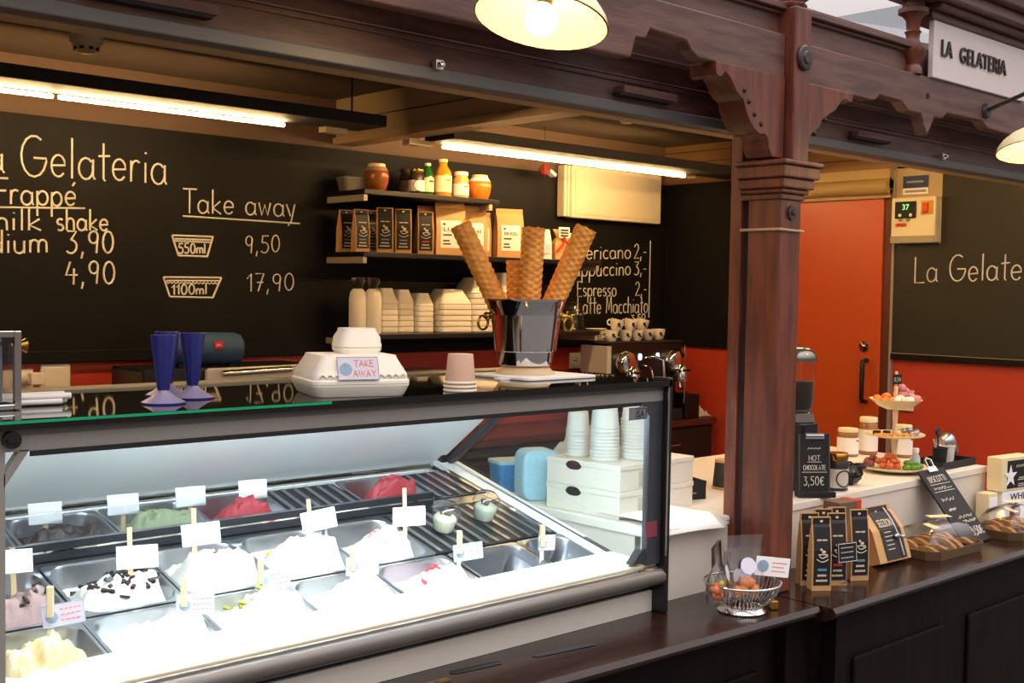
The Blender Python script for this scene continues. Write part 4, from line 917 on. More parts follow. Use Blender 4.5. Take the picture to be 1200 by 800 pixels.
gelato('tall plain white gelato with a yellow lemon bit in the fourth back-row pan', BE[3], BE[4], 2.342, .236, GW, 9, -.025, .04, .02, .55, .5, 0, mat('lemon', 'e0c22a', .5), 2, spread=.42)
gelato('whitish gelato with pink flecks in the rightmost back-row pan', BE[4], BE[5], 2.342, .236, GW, 10, -.05, .022, .03, .55, .42, .1, mat('pink_fleck', 'd99a92', .5), 10)
gelato('yellow gelato seen through the clear divider at far left', BE[0], BE[1], 2.61, .183, GYEL, 11, -.05, .03, .02, .55, .5, spread=.22)
gelato('dark gelato behind the clear divider, second from left', BE[1], BE[2], 2.61, .183, GDK, 12, -.03, .0, .02)
gelato('grey green gelato behind the clear divider, third from left', BE[2], BE[3], 2.61, .183, GGR, 13, -.03, .012, .02)
gelato('red sorbet mound behind the clear divider, left of the slotted cover', BE[3], BE[4], 2.61, .183, GRED, 14, -.05, .02, .02)
gelato('red sorbet in the pan behind the clear divider at far right', 1.81, 2.03, 2.61, .183, GRED, 15, -.05, .03, .02)
def slotted(label, x0, x1, y0, y1):
    yc = (y0 + y1) / 2; t = thing('slotted_cover', label, 'cover', ((x0 + x1) / 2, yc, dz(yc)), 0, None, TILT)
    w, d = x1 - x0, y1 - y0
    MB().box((-w / 2, -d / 2, -.012), (w / 2, d / 2, -.004)).build('plate', mat('cover_dark', '23272c', .35, .5), t)
    g = MB(); n = max(3, int(w / .036))
    for k in range(n):
        x = -w / 2 + w * (k + .5) / n; g.box((x - .0065, -d / 2 + .004, -.004), (x + .0065, d / 2 - .004, 0))
    g.build('slats', STEEL, t, bevel=.001)
    return t
slotted('slotted steel cover beside the rightmost gelato pan, under the plastic cups', 1.806, 2.222, 2.232, 2.47)
slotted('slotted steel cover behind the clear divider between red sorbets', 1.585, 1.805, 2.525, 2.70)
slotted('small slotted steel cover at the rear right corner of the case', 2.035, 2.222, 2.525, 2.70)
# dome cups
def dome_cup(x, y, label, lean):
    t = thing('dessert_cup', label, 'cup', (x, y, dz(y) + .001), 0, None, TILT)
    MB().lathe([(.024, 0), (.027, .004), (.036, .045), (.039, .046), (.039, .050), (.034, .066), (.022, .078), (0, .082)], (0, 0, 0), 24, cap=False).build('shell', CLEAR, t, 50)
    MB().lathe([(.0, .003), (.025, .004), (.032, .034), (.026, .042), (.0, .046)], (0, 0, 0), 20).build('cream', mat('cup_cream', 'd9d8bd', .5, 0, .2, 50), t, 50)
    g = MB(); rnd = random.Random(lean)
    for _ in range(7): a = rnd.uniform(0, 6.28); r = rnd.uniform(.0, .018); g.ball((r * math.cos(a), r * math.sin(a), .048), .006, 7, 5)
    g.build('topping', mat('cup_topping', '6a5a48', .5, 0, .3, 60), t, 40)
dome_cup(1.905, 2.335, 'clear domed dessert cup on the slotted cover, nearer the middle card', 3)
dome_cup(2.065, 2.36, 'clear domed dessert cup on the slotted cover, right one behind the screen', 8)
# price cards
def price_card(x, y, label, H, dx, zc, tilt, rz=-.45, lilac=True, peg=True, w=.074, h=.042, lean=0, base=None):
    t = thing('price_card', label, 'price card', (x, y, (dz(y) - .03) if base is None else base), rz, 'gelato flavour cards', ry=lean)
    st_ = MB().box((-.005, -.001, 0), (.005, .001, H - (.035 if peg else 0))).build('stick', STICK if not lilac else PAPER, t)
    c = MB().prism(rrect(w, h, .001, 1), 'y', -.0035, -.0025).build('card', CARDL if lilac else CARDW, t, loc=(dx, 0, zc), rot=(0, tilt, 0))
    if lilac:
        g = MB().lathe([(0, 0), (.011, 0), (.011, .0004), (0, .0004)], (-w * .27, -.0036, -.002), 20, Rx(PI / 2)); g.build('roundel', BLUET, c)
        g = MB(); rnd = random.Random(int(x * 1000))
        for k in range(3):
            xx = -w * .06
            while xx < w * .40:
                l = rnd.uniform(.004, .008); g.box((xx, -.0042, .009 - .010 * k), (xx + l, -.0035, .0115 - .010 * k)); xx += l + .002
        g.build('print', PINKT, c)
        g = MB()
        for a, b in (((-w / 2, -h / 2), (w / 2, -h / 2 + .001)), ((-w / 2, h / 2 - .001), (w / 2, h / 2)), ((-w / 2, -h / 2), (-w / 2 + .001, h / 2)), ((w / 2 - .001, -h / 2), (w / 2, h / 2))): g.box((a[0], -.0040, a[1]), (b[0], -.0035, b[1]))
        g.build('border', BLUET, c)
    if peg: MB().box((-.006, -.010, H - .055), (.006, -.0045, H), Ry(0)).box((-.006, -.0024, H - .055), (.006, .004, H)).build('clothes_peg', STICK, t, bevel=.0015)
    return t
fr_c = [(.802, 2.105, 'lilac flavour card on a peg standing in the leftmost front pan', .165, .022, .113, -.14),
        (1.062, 2.103, 'lilac flavour card on a peg in the second front pan of white gelato', .140, .022, .088, .0),
        (1.240, 2.116, 'lilac flavour card on a peg above the pistachio-flecked gelato', .150, .024, .104, -.10),
        (1.49, 2.145, 'bright flavour card on a peg above the bluish steel front pan', .128, .022, .082, 0),
        (1.805, 2.15, 'pink-printed flavour card on a peg beside the slotted cover', .120, .022, .068, -.10)]
for a in fr_c: price_card(*a)
price_card(2.045, 2.11, 'clear flavour card on a peg between the two empty steel pans', .120, .012, .075, 0, w=.045, h=.04)
bk_c = [(.835, 2.38, 'blank white card on a stick at the far left of the back row', .115, .0, .088, 0), (1.036, 2.28, 'blank white card on a stick in the gelato with chocolate shards', .172, .014, .11, .0),
        (1.205, 2.33, 'blank white card on a stick in the gelato with brown cookie pieces', .172, .014, .115, -.06), (1.51, 2.33, 'blank white card on a leaning stick in the tall plain white gelato', .160, .020, .108, -.08), (1.75, 2.29, 'blank white card on a stick in the gelato with pink flecks', .176, .010, .105, .0)]
for i, a in enumerate(bk_c): price_card(*a, lilac=False, peg=False, lean=(-.1 if i == 3 else -.03), w=.082 if i else .075, h=.048)
for i, x in enumerate((.80, .95, 1.13, 1.30, 1.47)):
    price_card(x + .03, 2.60, 'grey shaded flavour card seen through the clear divider, ' + WORD[i], .105, .0, .080, -.05, lilac=False, peg=False, w=.07, h=.048)

# ================================================================== THINGS ON THE GLASS TOP OF THE CASE
ZT = 1.3795
ds = thing('straw_dispenser', 'chrome framed clear dispenser at the left end of the case top', 'dispenser', (.66, 2.06, ZT))
MB().box((-.04, 0, 0), (.075, .1, .01)).box((-.04, 0, .125), (.075, .1, .137)).box((.063, -.004, .0), (.075, .008, .137)).box((.063, .09, .0), (.075, .102, .137)).build('frame', CHROME, ds, bevel=.002)
MB().box((-.035, .004, .01), (.066, .096, .125)).build('clear_sides', CLEAR, ds)
MB().box((-.03, .02, .012), (.05, .08, .11)).build('contents', mat('dispenser_fill', '6a7a8a', .4, 0, .4, 60), ds)
MB().lathe([(.005, 0), (.006, .012), (.014, .026)], (.075, .05, .108), 16, Ry(PI / 2)).cyl((.09, .05, .10), (.09, .05, .125), .004).build('spout', GOLD, ds, 40)
sr = thing('paper_straws', 'bundle of white wrapped straws lying at the left on the case top', 'straws', (.66, 2.125, ZT), -.05)
for k in range(9): MB().cyl((-.03, .006 * (k % 5) , .0065 + .009 * (k // 5)), (.165 + .008 * ((k * 7) % 3), .012 * (k % 5) - .008, .0065 + .009 * (k // 5)), .006, n=8).build('straw', PAPER, sr, 50)
ch = thing('cone_holder', 'x', 'cone holder', (0, 0, 0), 0, 'blue cone holders on the case top')
MB().lathe([(.040, .0025), (.026, .010), (.012, .020), (.008, .028), (0, .028)], (0, 0, 0), 24).build('base', LILAC, ch, 30); MB().lathe([(.041, 0), (.041, .0025), (0, .0025)], (0, 0, 0), 24).build('foot_rim', BLUE, ch, 20)
MB().lathe([(.008, .018), (.010, .024), (.0235, .122), (.0235, .127), (.020, .127), (.008, .03)], (0, 0, 0), 10, cap=False).build('cup', BLUE, ch, 20)
g = MB()
for a in range(5): q = a * 2 * PI / 5; g.tube([(.010 * math.cos(q), .010 * math.sin(q), .024), (.0235 * math.cos(q), .0235 * math.sin(q), .124)], .0018, 5)
g.build('rib', BLUE, ch)
for i, (x, y, l) in enumerate([(.986, 2.036, 'blue plastic cone holder with lilac foot, left front one'), (1.078, 2.10, 'blue plastic cone holder with lilac foot, right one by the speaker'), (1.06, 2.175, 'blue plastic cone holder half hidden behind the left one')]): place(ch, i, (x, y, ZT), .3 * i, l)
def foam_box(name, label, loc, rz, w, d, h, seam):
    t = thing(name, label, 'box', loc, rz)
    MB().loft([[(a * q, b * q, z) for a, b in rrect(w, d, .02)] for q, z in ((.90, 0), (.93, .003), (1, seam - .006), (1.01, seam - .004), (1.01, seam - .001))]).build('tray', FOAM, t, 30)
    MB().loft([[(a * q, b * q, z) for a, b in rrect(w, d, .02)] for q, z in ((1.015, seam), (1.015, seam + .006), (.985, seam + .009), (.97, seam + .02), (.80, h - .006), (.78, h), )]).build('lid', FOAM, t, 30)
    return t
tk = foam_box('takeaway_box', 'large white foam takeaway box with a take away sign on the case top', (1.392, 2.02, ZT), -.30, .205, .18, .083, .026)
g = MB(); g.tube([(-.092 + .184 * k / 60, -.0895 + .0, .040 + .006 * abs(math.sin(k * PI / 5))) for k in range(61)], .0022, 5); g.build('scallop_rim', FOAM, tk)
cdk = MB().box((-.043, -.001, -.024), (.043, .001, .024)).build('sign_card', CARDL, tk, loc=(-.01, -.0858, .058), rot=(-.34, 0, 0))
g = MB(); write(g, 'TAKE', (-.008, -.0015, .004), XV, ZV, .013, .042, .0009); write(g, 'AWAY', (-.011, -.0015, -.017), XV, ZV, .013, .048, .0009); g.build('print', PINKT, cdk)
MB().lathe([(0, 0), (.013, 0), (.013, .0006), (0, .0006)], (-.026, -.001, -.002), 20, Rx(PI / 2)).ball((-.026, -.0015, .008), (.005, .001, .005), 8, 6).build('roundel', BLUET, cdk)
g = MB()
for a, b in (((-.043, -.024), (.043, -.0228)), ((-.043, .0228), (.043, .024)), ((-.043, -.024), (-.0418, .024)), ((.0418, -.024), (.043, .024))): g.box((a[0], -.0016, a[1]), (b[0], -.001, b[1]))
g.build('border', BLUET, cdk)
foam_box('takeaway_box', 'small white foam takeaway box on top of the large one', (1.415, 2.03, ZT + .083), -.28, .092, .08, .053, .014)
pcu = thing('paper_cup', 'x', 'cup', (0, 0, 0), 0, 'upturned paper cups on the case top')
MB().lathe([(.0345, 0), (.0355, .003), (.0345, .006), (.033, .006), (.0275, .062), (.0268, .064), (0, .064)], (0, 0, 0), 28).build('cup', mat('paper_cup_tan', 'c9a690', .6, 0, .04), pcu, 40)
MB().tube([(.0345 * math.cos(a * PI / 12), .0345 * math.sin(a * PI / 12), .003) for a in range(24)], .003, 6, True).build('rim', WHITEC, pcu, 60)
for i, l in enumerate(['lowest upturned tan paper cup in the little stack beside the bucket', 'middle upturned tan paper cup in the little stack', 'topmost upturned tan paper cup in the little stack']): place(pcu, i, (1.625, 1.94, ZT + .0085 * i), 0, l)
cbd = thing('cake_board', 'flat white cardboard square under the steel bucket', 'board', (2.06, 2.165, ZT))
MB().prism(rrect(.25, .22, .02, 4), 'z', 0, .007).build('board', PAPER, cbd, bevel=.002); MB().prism(rrect(.05, .03, .008, 3, -.13, -.03), 'z', .0, .004).build('tab', PAPER, cbd)
BX, BY = 2.056, 2.195; ZB = ZT + .0075
dl = MB().lathe([(.0, 0)] + [(.078, .0), (.075, .003), (.062, .016), (.058, .018), (0, .018)], (0, 0, 0), 32).build('paper_doily', mat('doily', 'd9bc92', .7), None, 30, loc=(BX, BY, ZB)); tag(dl, 'tan paper doily ring under the steel bucket', 'doily')
bk = thing('steel_bucket', 'polished steel bucket with ring handles holding waffle rolls', 'bucket', (BX, BY, ZB + .0185)); bk.scale = (1.24, 1.24, 1)
MB().lathe([(.0, 0), (.050, 0), (.055, .004), (.060, .04), (.071, .12), (.081, .165), (.083, .168), (.083, .172), (.079, .172), (.072, .12), (.064, .04), (.0, .006)], (0, 0, 0), 48, cap=False).build('body', CHROME, bk, 40)
for s in (-1, 1):
    d_ = Vector((rtv.x * s, rtv.y * s, 0)); p = d_ * .079
    k = MB().ball(p + Vector((0, 0, .128)), .011, 12, 8).build('handle_boss', GOLD, bk, 60)
    tn = Vector((-d_.y, d_.x, 0)) * .6 + d_ * .55
    MB().tube([p + d_ * .010 + tn * .018 * math.cos(a * PI / 9) + Vector((0, 0, .110 + .018 * math.sin(a * PI / 9))) for a in range(18)], .003, 7, True).build('ring', GOLD, k, 60)
def roll(label, off0, off1, h, dia):
    base = Vector((BX, BY, ZB + .03)) + rtv * off0[0] + toc * -off0[1]; top = Vector((BX, BY, ZB + .0185 + .172)) + rtv * off1[0] + toc * -off1[1] + Vector((0, 0, h))
    t = (top - base); L = t.length; q = t.to_track_quat('Z', 'Y').to_matrix(); n, m = 48, 120; R0 = dia / 2
    g = MB(); rings = []
    for j in range(m + 1):
        z = L * j / m; ring = []
        for i in range(n):
            a = 2 * PI * i / n; s1 = math.sin(a * 3 + z * 190); s2 = math.sin(-a * 3 + z * 190)
            r = R0 * (.93 + .13 * max(abs(s1) ** 5, abs(s2) ** 5) + .02 * noise.noise(Vector((math.cos(a), math.sin(a), z * 9))))
            if i / n > .85: r *= 1.035
            ring.append(q @ Vector((r * math.cos(a), r * math.sin(a), z + (.004 * noise.noise(Vector((math.cos(a) * 3, math.sin(a) * 3, 1))) if j == m else 0))))
        rings.append(ring)
    for j in (m, m - 12): rings.append([q @ Vector((R0 * .82 * math.cos(2 * PI * i / n), R0 * .82 * math.sin(2 * PI * i / n), L * j / m)) for i in range(n)])
    g.loft(rings, False, True)
    tag(g.build('waffle_roll', WAFFLE, None, 70, loc=base), label, 'waffle roll', 'waffle rolls in the bucket')
roll('waffle roll leaning far left out of the steel bucket', (.0, 0), (-.172, 0), .188, .054)
roll('short waffle roll standing at the back of the bucket, left of the upright one', (-.02, .035), (-.028, .04), .10, .048)
roll('upright waffle roll with open end in the middle of the bucket', (.0, -.02), (.016, -.01), .182, .058)
roll('waffle roll leaning far right out of the steel bucket', (.005, .01), (.152, .02), .185, .056)

# ================================================================== WHITE SERVICE COUNTER
wcn = thing('service_counter', 'white laminate service counter running behind the post to the red wall side', 'counter')
MB().box((2.315, 1.977, .955), (4.205, 2.76, .98)).build('worktop', WHITE, wcn, bevel=.003)
MB().box((2.32, 1.982, .7806), (4.20, 2.02, .955)).build('front_panel', mat('white_laminate_front', 'd9cfc2', .45, 0, .06), wcn)
MB().box((2.32, 2.04, 0), (4.20, 2.74, .955)).build('carcass', MC['white_laminate_front'], wcn)
ZC_ = .9805
def carton(name, label, loc, rz, w, d, h, m, slot=True):
    t = thing(name, label, 'box', loc, rz)
    MB().box((0, 0, 0), (w, d, h * .86)).build('body', m, t, bevel=.002); MB().box((-.002, -.002, h * .80), (w + .002, d + .002, h)).build('lid', m, t, bevel=.002)
    if slot:
        MB().ball((-.001, d * .62, h * .80), (.003, .03, .014), 12, 8).build('hand_hole', MATTE, t)
        MB().box((.08, -.0035, h * .15), (.16, -.0022, h * .7)).build('label', mat('carton_label', 'c9c0a0', .7), t)
    return t
CART = mat('carton_white', 'e6ddcb', .65, 0, .08, 20); CARTT = mat('carton_tan', 'c9a878', .65, 0, .1, 20)
carton('carton', 'lower white carton of the two stacked beside the end glass', (2.345, 2.12, ZC_), .05, .335, .27, .073, CART)
carton('carton', 'upper white carton of the stack, under the paper cup towers', (2.345, 2.12, ZC_ + .0735), .05, .335, .27, .073, CART)
cupp = thing('paper_cup', 'x', 'cup', (0, 0, 0), 0, 'white paper cup towers on the cartons')
PCW = mat('paper_cup_white', 'd6d2c8', .6, 0, .04)
MB().lathe([(.043, 0), (.0445, .002), (.0445, .006), (.042, .007), (.036, .058), (0, .058)], (0, 0, 0), 24).build('cup', PCW, cupp, 40)
cu_i = 0
for (x, y, n, s, l) in [(2.41, 2.345, 8, .80, 'leftmost'), (2.405, 2.235, 10, .96, 'middle'), (2.50, 2.20, 12, 1.03, 'rightmost')]:
    for k in range(n):
        o = place(cupp, cu_i, (x, y, ZC_ + .1475 + .0098 * k), 0, '%s upturned white paper cup in the %s tower on the cartons' % (('topmost' if k == n - 1 else 'lowest' if k == 0 else ['', 'second', 'third', 'fourth', 'fifth', 'sixth', 'seventh', 'eighth', 'ninth', 'tenth', 'eleventh'][k] + ' from bottom'), l), scale=(s, s, 1)); cu_i += 1
lb = thing('plastic_canister', 'pale blue rounded plastic canister behind the end glass', 'canister', (2.395, 2.50, ZC_), -.35)
LBL = mat('pale_blue_plastic', 'a9d6e6', .4, 0, .05)
MB().prism([(x, z + .075) for x, z in rrect(.115, .15, .03, 5)], 'y', -.04, .04).build('body', LBL, lb, bevel=.008); MB().box((-.02, -.044, .12), (.02, -.04, .135)).build('clip', LBL, lb, bevel=.001)
bb = thing('plastic_tub', 'bright blue plastic tub behind the end glass, beside the canister', 'tub', (2.44, 2.66, ZC_), -.3)
BB = mat('bright_blue', '3f8fd0', .4, 0, .06)
MB().loft([[(a * q, b * q, z) for a, b in rrect(.12, .1, .02)] for q, z in ((.9, 0), (1, .085))]).build('tub', BB, bb, 30); MB().loft([[(a * 1.05, b * 1.05, z) for a, b in rrect(.12, .1, .02)] for z in (.0855, .095)]).build('lid', LBL, bb, 30)
tj = thing('wooden_tray', 'small tan wooden tray behind the blue tub', 'tray', (2.35, 2.69, ZC_ ), 0); MB().box((-.025, -.06, 0), (.02, .06, .012)).box((-.025, -.06, .012), (-.018, .06, .03)).build('tray', CARTT, tj, bevel=.002)
pbg = crumple('plastic_bag', 'rumpled white plastic bag beside the cup towers', 'bag', (2.52, 2.50, ZC_), .10, .17, mat('bag_white', 'd8d4cb', .45, 0, .1, 30), 9)
sbx = thing('open_box', 'small open black box with white script beside the cartons', 'box', (2.765, 2.24, ZC_), -.35)
g = MB(); g.prism([(-.05, 0), (.05, 0), (.056, .055), (.02, .06), (0, .045), (-.056, .045)], 'y', -.04, -.037); g.prism([(-.05, 0), (.05, 0), (.056, .055), (-.056, .055)], 'y', .037, .04)
g.box((-.05, -.04, 0), (.05, .04, .003)); g.box((-.054, -.04, 0), (-.050, .04, .05)); g.box((.050, -.04, 0), (.054, .04, .055)); g.build('sides', MATTE, sbx)
MB().box((-.04, -.03, .003), (.04, .03, .035)).build('contents', KRAFT, sbx, bevel=.004)
g = MB(); g.tube([(-.03 + .0045 * k, -.0415, .017 + .004 * (k % 2)) for k in range(12)], .0012, 5); g.build('script', WPR, sbx)
bcu = thing('paper_cup', 'black paper cup turned upside down on the white counter left of the post', 'cup', (3.005, 2.27, ZC_))
MB().lathe([(.037, .004), (.030, .088), (.0, .088)], (0, 0, 0), 28).build('cup', mat('cup_black', '2b2724', .6), bcu, 40)
MB().lathe([(.035, 0), (.0385, .001), (.0385, .006), (.036, .007)], (0, 0, 0), 28).build('rim', KRAFT, bcu, 40); MB().lathe([(.031, .084), (.0305, .092), (.028, .092), (.0, .089)], (0, 0, 0), 28).build('foot_ring', KRAFT, bcu, 40)
MB().box((.0, -.0345, .062), (.010, -.031, .074)).build('emblem', WPR, bcu)
for k in range(4):
    g = MB(); dxx = .012 * k
    def pf(u, v, k=k, dxx=dxx):
        x = 2.335 + dxx + (.24 + .01 * k) * u; y = 1.935 + .012 * k + .25 * v
        z = ZC_ + .0025 + .0035 * (3 - k) + .010 * math.sin(u * 2.2 + k) * (1 - v) ** 2 * .6
        if y < 1.985: z -= (1.985 - y) ** 1.2 * (.9 + .5 * u)
        return Vector((x, y, z + .002))
    g.grid(pf, 14, 14)
    tag(g.build('paper_sheet', PAPER, None, 60, solid=.0012), 'white paper sheet drooping over the counter edge, %s of the pile' % ['topmost', 'second', 'third', 'lowest'][k], 'paper', 'paper sheets on the counter edge')
# chocolate dispenser
hp = thing('chocolate_dispenser', 'black hot chocolate dispenser with clear dark-filled bowl behind the post', 'drinks dispenser', (3.185, 2.13, ZC_))
MB().prism(rrect(.10, .12, .02), 'z', .0, .215).build('body', BLACK, hp, bevel=.004)
MB().lathe([(.05, .215), (.058, .218), (.058, .245), (.05, .25)], (0, 0, 0), 28).build('chrome_collar', CHROME, hp, 40)
MB().lathe([(.045, .25), (.054, .265), (.058, .41)], (0, 0, 0), 32, cap=False).build('bowl', GLASS, hp, 40)
MB().lathe([(.043, .252), (.052, .266), (.054, .345), (0, .345)], (0, 0, 0), 32).build('chocolate', CHOC, hp, 40)
MB().lathe([(.060, .408), (.062, .412), (.058, .43), (.045, .448), (.02, .456), (0, .457)], (0, 0, 0), 32).build('lid', mat('smoke_lid', '8a857c', .12, .8), hp, 40)
MB().cyl((0, -.06, .10), (0, -.085, .10), .010).cyl((0, -.08, .10), (0, -.08, .07), .007).build('tap', CHROME, hp, 40)
# easel sign hot chocolate
ea = thing('easel_sign', 'small black clipboard sign for hot chocolate standing on the white counter', 'sign', (3.10, 2.0, ZC_), -.62)
MB().box((-.055, -.022, 0), (.062, .022, .018)).build('foot', MATTE, ea, bevel=.002)
pl_ = MB().box((-.05, -.003, .0), (.05, .003, .175)).build('board', MATTE, ea, loc=(0, 0, .018), rot=(-.08, 0, 0))
g = MB(); g.tube([(-.022 + .0022 * q_, -.004, .128 + .007 * (q_ * 7 % 5) / 5) for q_ in range(20)], .0009, 5); write(g, 'HOT', (-.018, -.004, .093), XV, ZV, .016, .036, .0011); write(g, 'CHOCOLATE', (-.036, -.004, .065), XV, ZV, .014, .072, .0011); write(g, '3,50\u20ac', (-.035, -.004, .018), XV, ZV, .026, .066, .0014)
g.tube([(-.022, -.004, .089), (.022, -.004, .089)], .001, 5).tube([(-.04, -.004, .058), (.04, -.004, .058)], .001, 5); g.build('chalk_lettering', CHALK, pl_)
MB().box((-.03, -.008, .160), (.03, -.003, .178)).cyl((-.028, -.008, .170), (.028, -.008, .170), .004).build('clip', STEEL, pl_, 40)
g = MB()
for a, b in (((-.05, 0), (-.046, .175)), ((.046, 0), (.05, .175))): g.box((a[0], -.0038, a[1]), (b[0], -.003, b[1]))
g.build('edge', mat('edge_grey', '4a4744', .5), pl_)
cj = thing('chocolate_jar', 'dark jar with gold lid and ring-printed white label beside the clipboard sign', 'jar', (3.275, 2.03, ZC_))
MB().lathe([(.032, 0), (.035, .004), (.035, .088), (.031, .096)], (0, 0, 0), 28).build('body', CHOC, cj, 40); MB().lathe([(.032, .096), (.0335, .098), (.0335, .116), (.031, .119), (0, .119)], (0, 0, 0), 28).build('lid', GOLD, cj, 40)
l_ = MB().lathe([(.0352, .01), (.0358, .01), (.0358, .07), (.0352, .07)], (0, 0, 0), 28, cap=False).build('label', mat('jar_label', 'cfc6b8', .6), cj, 40)
g = MB(); pts = []
for a in range(28):
    q = a * 2 * PI / 28; ang = -1.9 + .72 * math.cos(q); pts.append((.0364 * math.cos(ang), .0364 * math.sin(ang), .040 + .026 * math.sin(q)))
g.tube(pts, .0022, 6, True); g.build('ring_print', BLACK, l_)
wbk = thing('foil_bag', 'crumpled black foil bag beside the dark jar', 'bag', (3.40, 2.06, ZC_), -.3)
MB().ball((0, 0, .036), (.042, .035, .036), 20, 14, .35, 3).build('foil', mat('black_foil', '1c1a1a', .25, .3, .2), wbk, 30); MB().ball((.03, -.01, .06), (.025, .02, .012), 12, 8, .4, 7).build('folded_top', MC['black_foil'], wbk, 30)
# tiered stand
TX, TY = 3.785, 2.12
cs = thing('tiered_stand', 'three-tier white cake stand piled with sweets on the white counter', 'cake stand', (TX, TY, ZC_))
def plate(R, z, up_, name='plate'):
    MB().lathe([(0, z), (R * .6, z), (R * .9, z + up_ * .5), (R, z + up_), (R, z + up_ + .004), (R * .88, z + up_ * .5 + .004), (R * .58, z + .004), (0, z + .004)], (0, 0, 0), 40).build(name, CREAM, cs, 40)
plate(.122, .006, .012); plate(.103, .122, .010)
g = MB(); n = 32
pr_ring = lambda R, z: [(R * (1 + .05 * math.cos(4 * 2 * PI * i / n)) * math.cos(2 * PI * i / n), R * (1 + .05 * math.cos(4 * 2 * PI * i / n)) * math.sin(2 * PI * i / n), z) for i in range(n)]
g.loft([pr_ring(.035, .222), pr_ring(.06, .232), pr_ring(.092, .258), pr_ring(.088, .258), pr_ring(.056, .237), pr_ring(.02, .232)]); g.build('top_bowl', CREAM, cs, 40)
MB().lathe([(.05, 0), (.05, .006)], (0, 0, 0), 24).build('foot', CREAM, cs); MB().lathe([(.010, .01), (.013, .02), (.008, .05), (.013, .115), (.011, .13), (.008, .17), (.011, .222), (.008, .24), (.006, .29), (.008, .30), (.0, .305)], (0, 0, 0), 16).build('stem', CREAM, cs, 40)
tgn = thing('tag_holder', 'tiny black price tag clipped on the stem top of the cake stand', 'price tag', (TX, TY, ZC_ + .305), -.6)
MB().cyl((0, 0, 0), (0, 0, .05), .005).build('peg', CREAM, tgn); k = MB().box((-.016, -.009, .005), (.016, -.006, .040)).build('tag', MATTE, tgn)
g = MB(); write(g, '0,50', (-.012, -.0095, .016), XV, ZV, .013, .024, .0008); g.build('chalk_lettering', CHALK, k)
SW = {}
def sweet(kind, x, y, z, label, grp, s=1, seed=0):
    m, r, jit = {'orange': (ORANGEC, (.016, .014, .012), .12), 'pink': (PINKC, (.015, .014, .013), .18), 'white': (WHITEC, (.015, .013, .012), .1), 'coral': (PEACHC, (.014, .014, .012), .2), 'green': (GREENC, (.016, .013, .010), .12), 'mauve': (mat('mauve_candy', '9a5a5a', .5, 0, .2, 60), (.013, .013, .012), .2), 'silver': (mat('silver_foil', 'b9b4b0', .25, .6, .3, 60), (.016, .012, .010), .3)}[kind]
    if kind not in SW:
        o = MB().ball((0, 0, r[2]), r, 12, 8, jit, len(SW) + 2).build('sweet', m, None, 50); SW[kind] = o
    else: o = SW[kind].copy(); COL.objects.link(o)
    o.location = (TX + x, TY + y, ZC_ + z); o.rotation_euler = (0, 0, seed * 1.7); o.scale = (s, s, s); tag(o, label, 'sweet', grp)
rnd = random.Random(5)
def pile(kind, pts, z, label, grp):
    for i, (a, b, c) in enumerate(pts):
        p = rtv * a - toc * b; sweet(kind, p.x, p.y, z + c, label, grp, rnd.uniform(.9, 1.1), i)
pile('orange', [(-.066, -.015, .006), (-.050, .012, .004), (-.045, -.03, .004), (-.035, -.008, .016), (-.055, .035, .006), (-.022, .02, .006), (-.03, -.045, .006)], .238, 'orange sugared sweet in the top bowl of the stand', 'orange sweets in the top bowl')
pile('white', [(-.010, -.045, .006), (.022, -.055, .006), (.045, -.03, .006), (.01, -.02, .010)], .238, 'white sweet at the front of the top bowl', 'white sweets in the top bowl')
pile('pink', [(.02, .0, .022), (.035, .015, .020), (.055, -.012, .010), (.06, .018, .012), (.03, .035, .030), (.045, .03, .034), (.012, .03, .024), (.07, .0, .010), (.025, .012, .044), (.066, -.03, .008)], .238, 'pink sugared sweet heaped at the right of the top bowl', 'pink sweets in the top bowl')
pile('coral', [(-.055, -.05, 0), (-.035, -.065, 0), (-.010, -.072, 0), (-.045, -.03, .014), (-.02, -.05, .016), (-.005, -.045, .014), (-.03, -.035, .028), (-.06, -.02, .012), (-.012, -.03, .028)], .016, 'coral orange sweet at the front left of the bottom plate', 'coral sweets on the bottom plate')
pile('green', [(.020, -.075, 0), (.042, -.07, 0), (.062, -.055, 0), (.035, -.05, .012), (.055, -.035, .012), (.078, -.035, 0), (.075, -.01, .004)], .014, 'green sweet at the front right of the bottom plate', 'green sweets on the bottom plate')
pile('mauve', [(-.085, -.01, 0), (-.09, .015, 0), (-.07, .01, .012), (-.08, .035, .004), (-.075, .0, .022), (-.062, .03, .014)], .016, 'mauve sugared sweet at the left of the bottom plate', 'mauve sweets on the bottom plate')
pile('silver', [(.05, -.03, 0), (.066, -.01, 0), (.035, .01, .004), (.055, .015, .006), (.078, .008, 0)], .130, 'foil-wrapped sweet at the right of the middle plate', 'wrapped sweets on the middle plate')
for i in range(6):
    p = rtv * (-.07 + .022 * i) - toc * (-.05 + .005 * (i % 2))
    w_ = MB().box((-.009, -.02, 0), (.009, .02, .013)).box((-.009, -.021, .005), (.009, .021, .008)).build('wafer_bar', WAFFLE, None, bevel=.002, loc=(TX + p.x, TY + p.y, ZC_ + .1265), rot=(0, 0, -.5)); tag(w_, 'golden wafer bar laid across the front of the middle plate', 'wafer', 'wafer bars on the middle plate')
for i in range(2):
    p = rtv * (-.065 + .035 * i) - toc * (-.005); w_ = MB().box((-.018, -.012, 0), (.018, .012, .012)).box((-.018, -.0125, .012), (.018, .0125, .018)).build('chocolate_bar', CHOC, None, bevel=.002, loc=(TX + p.x, TY + p.y, ZC_ + .1265), rot=(0, 0, .4)); tag(w_, 'dark chocolate piece at the back left of the middle plate', 'chocolate', 'chocolate pieces on the middle plate')
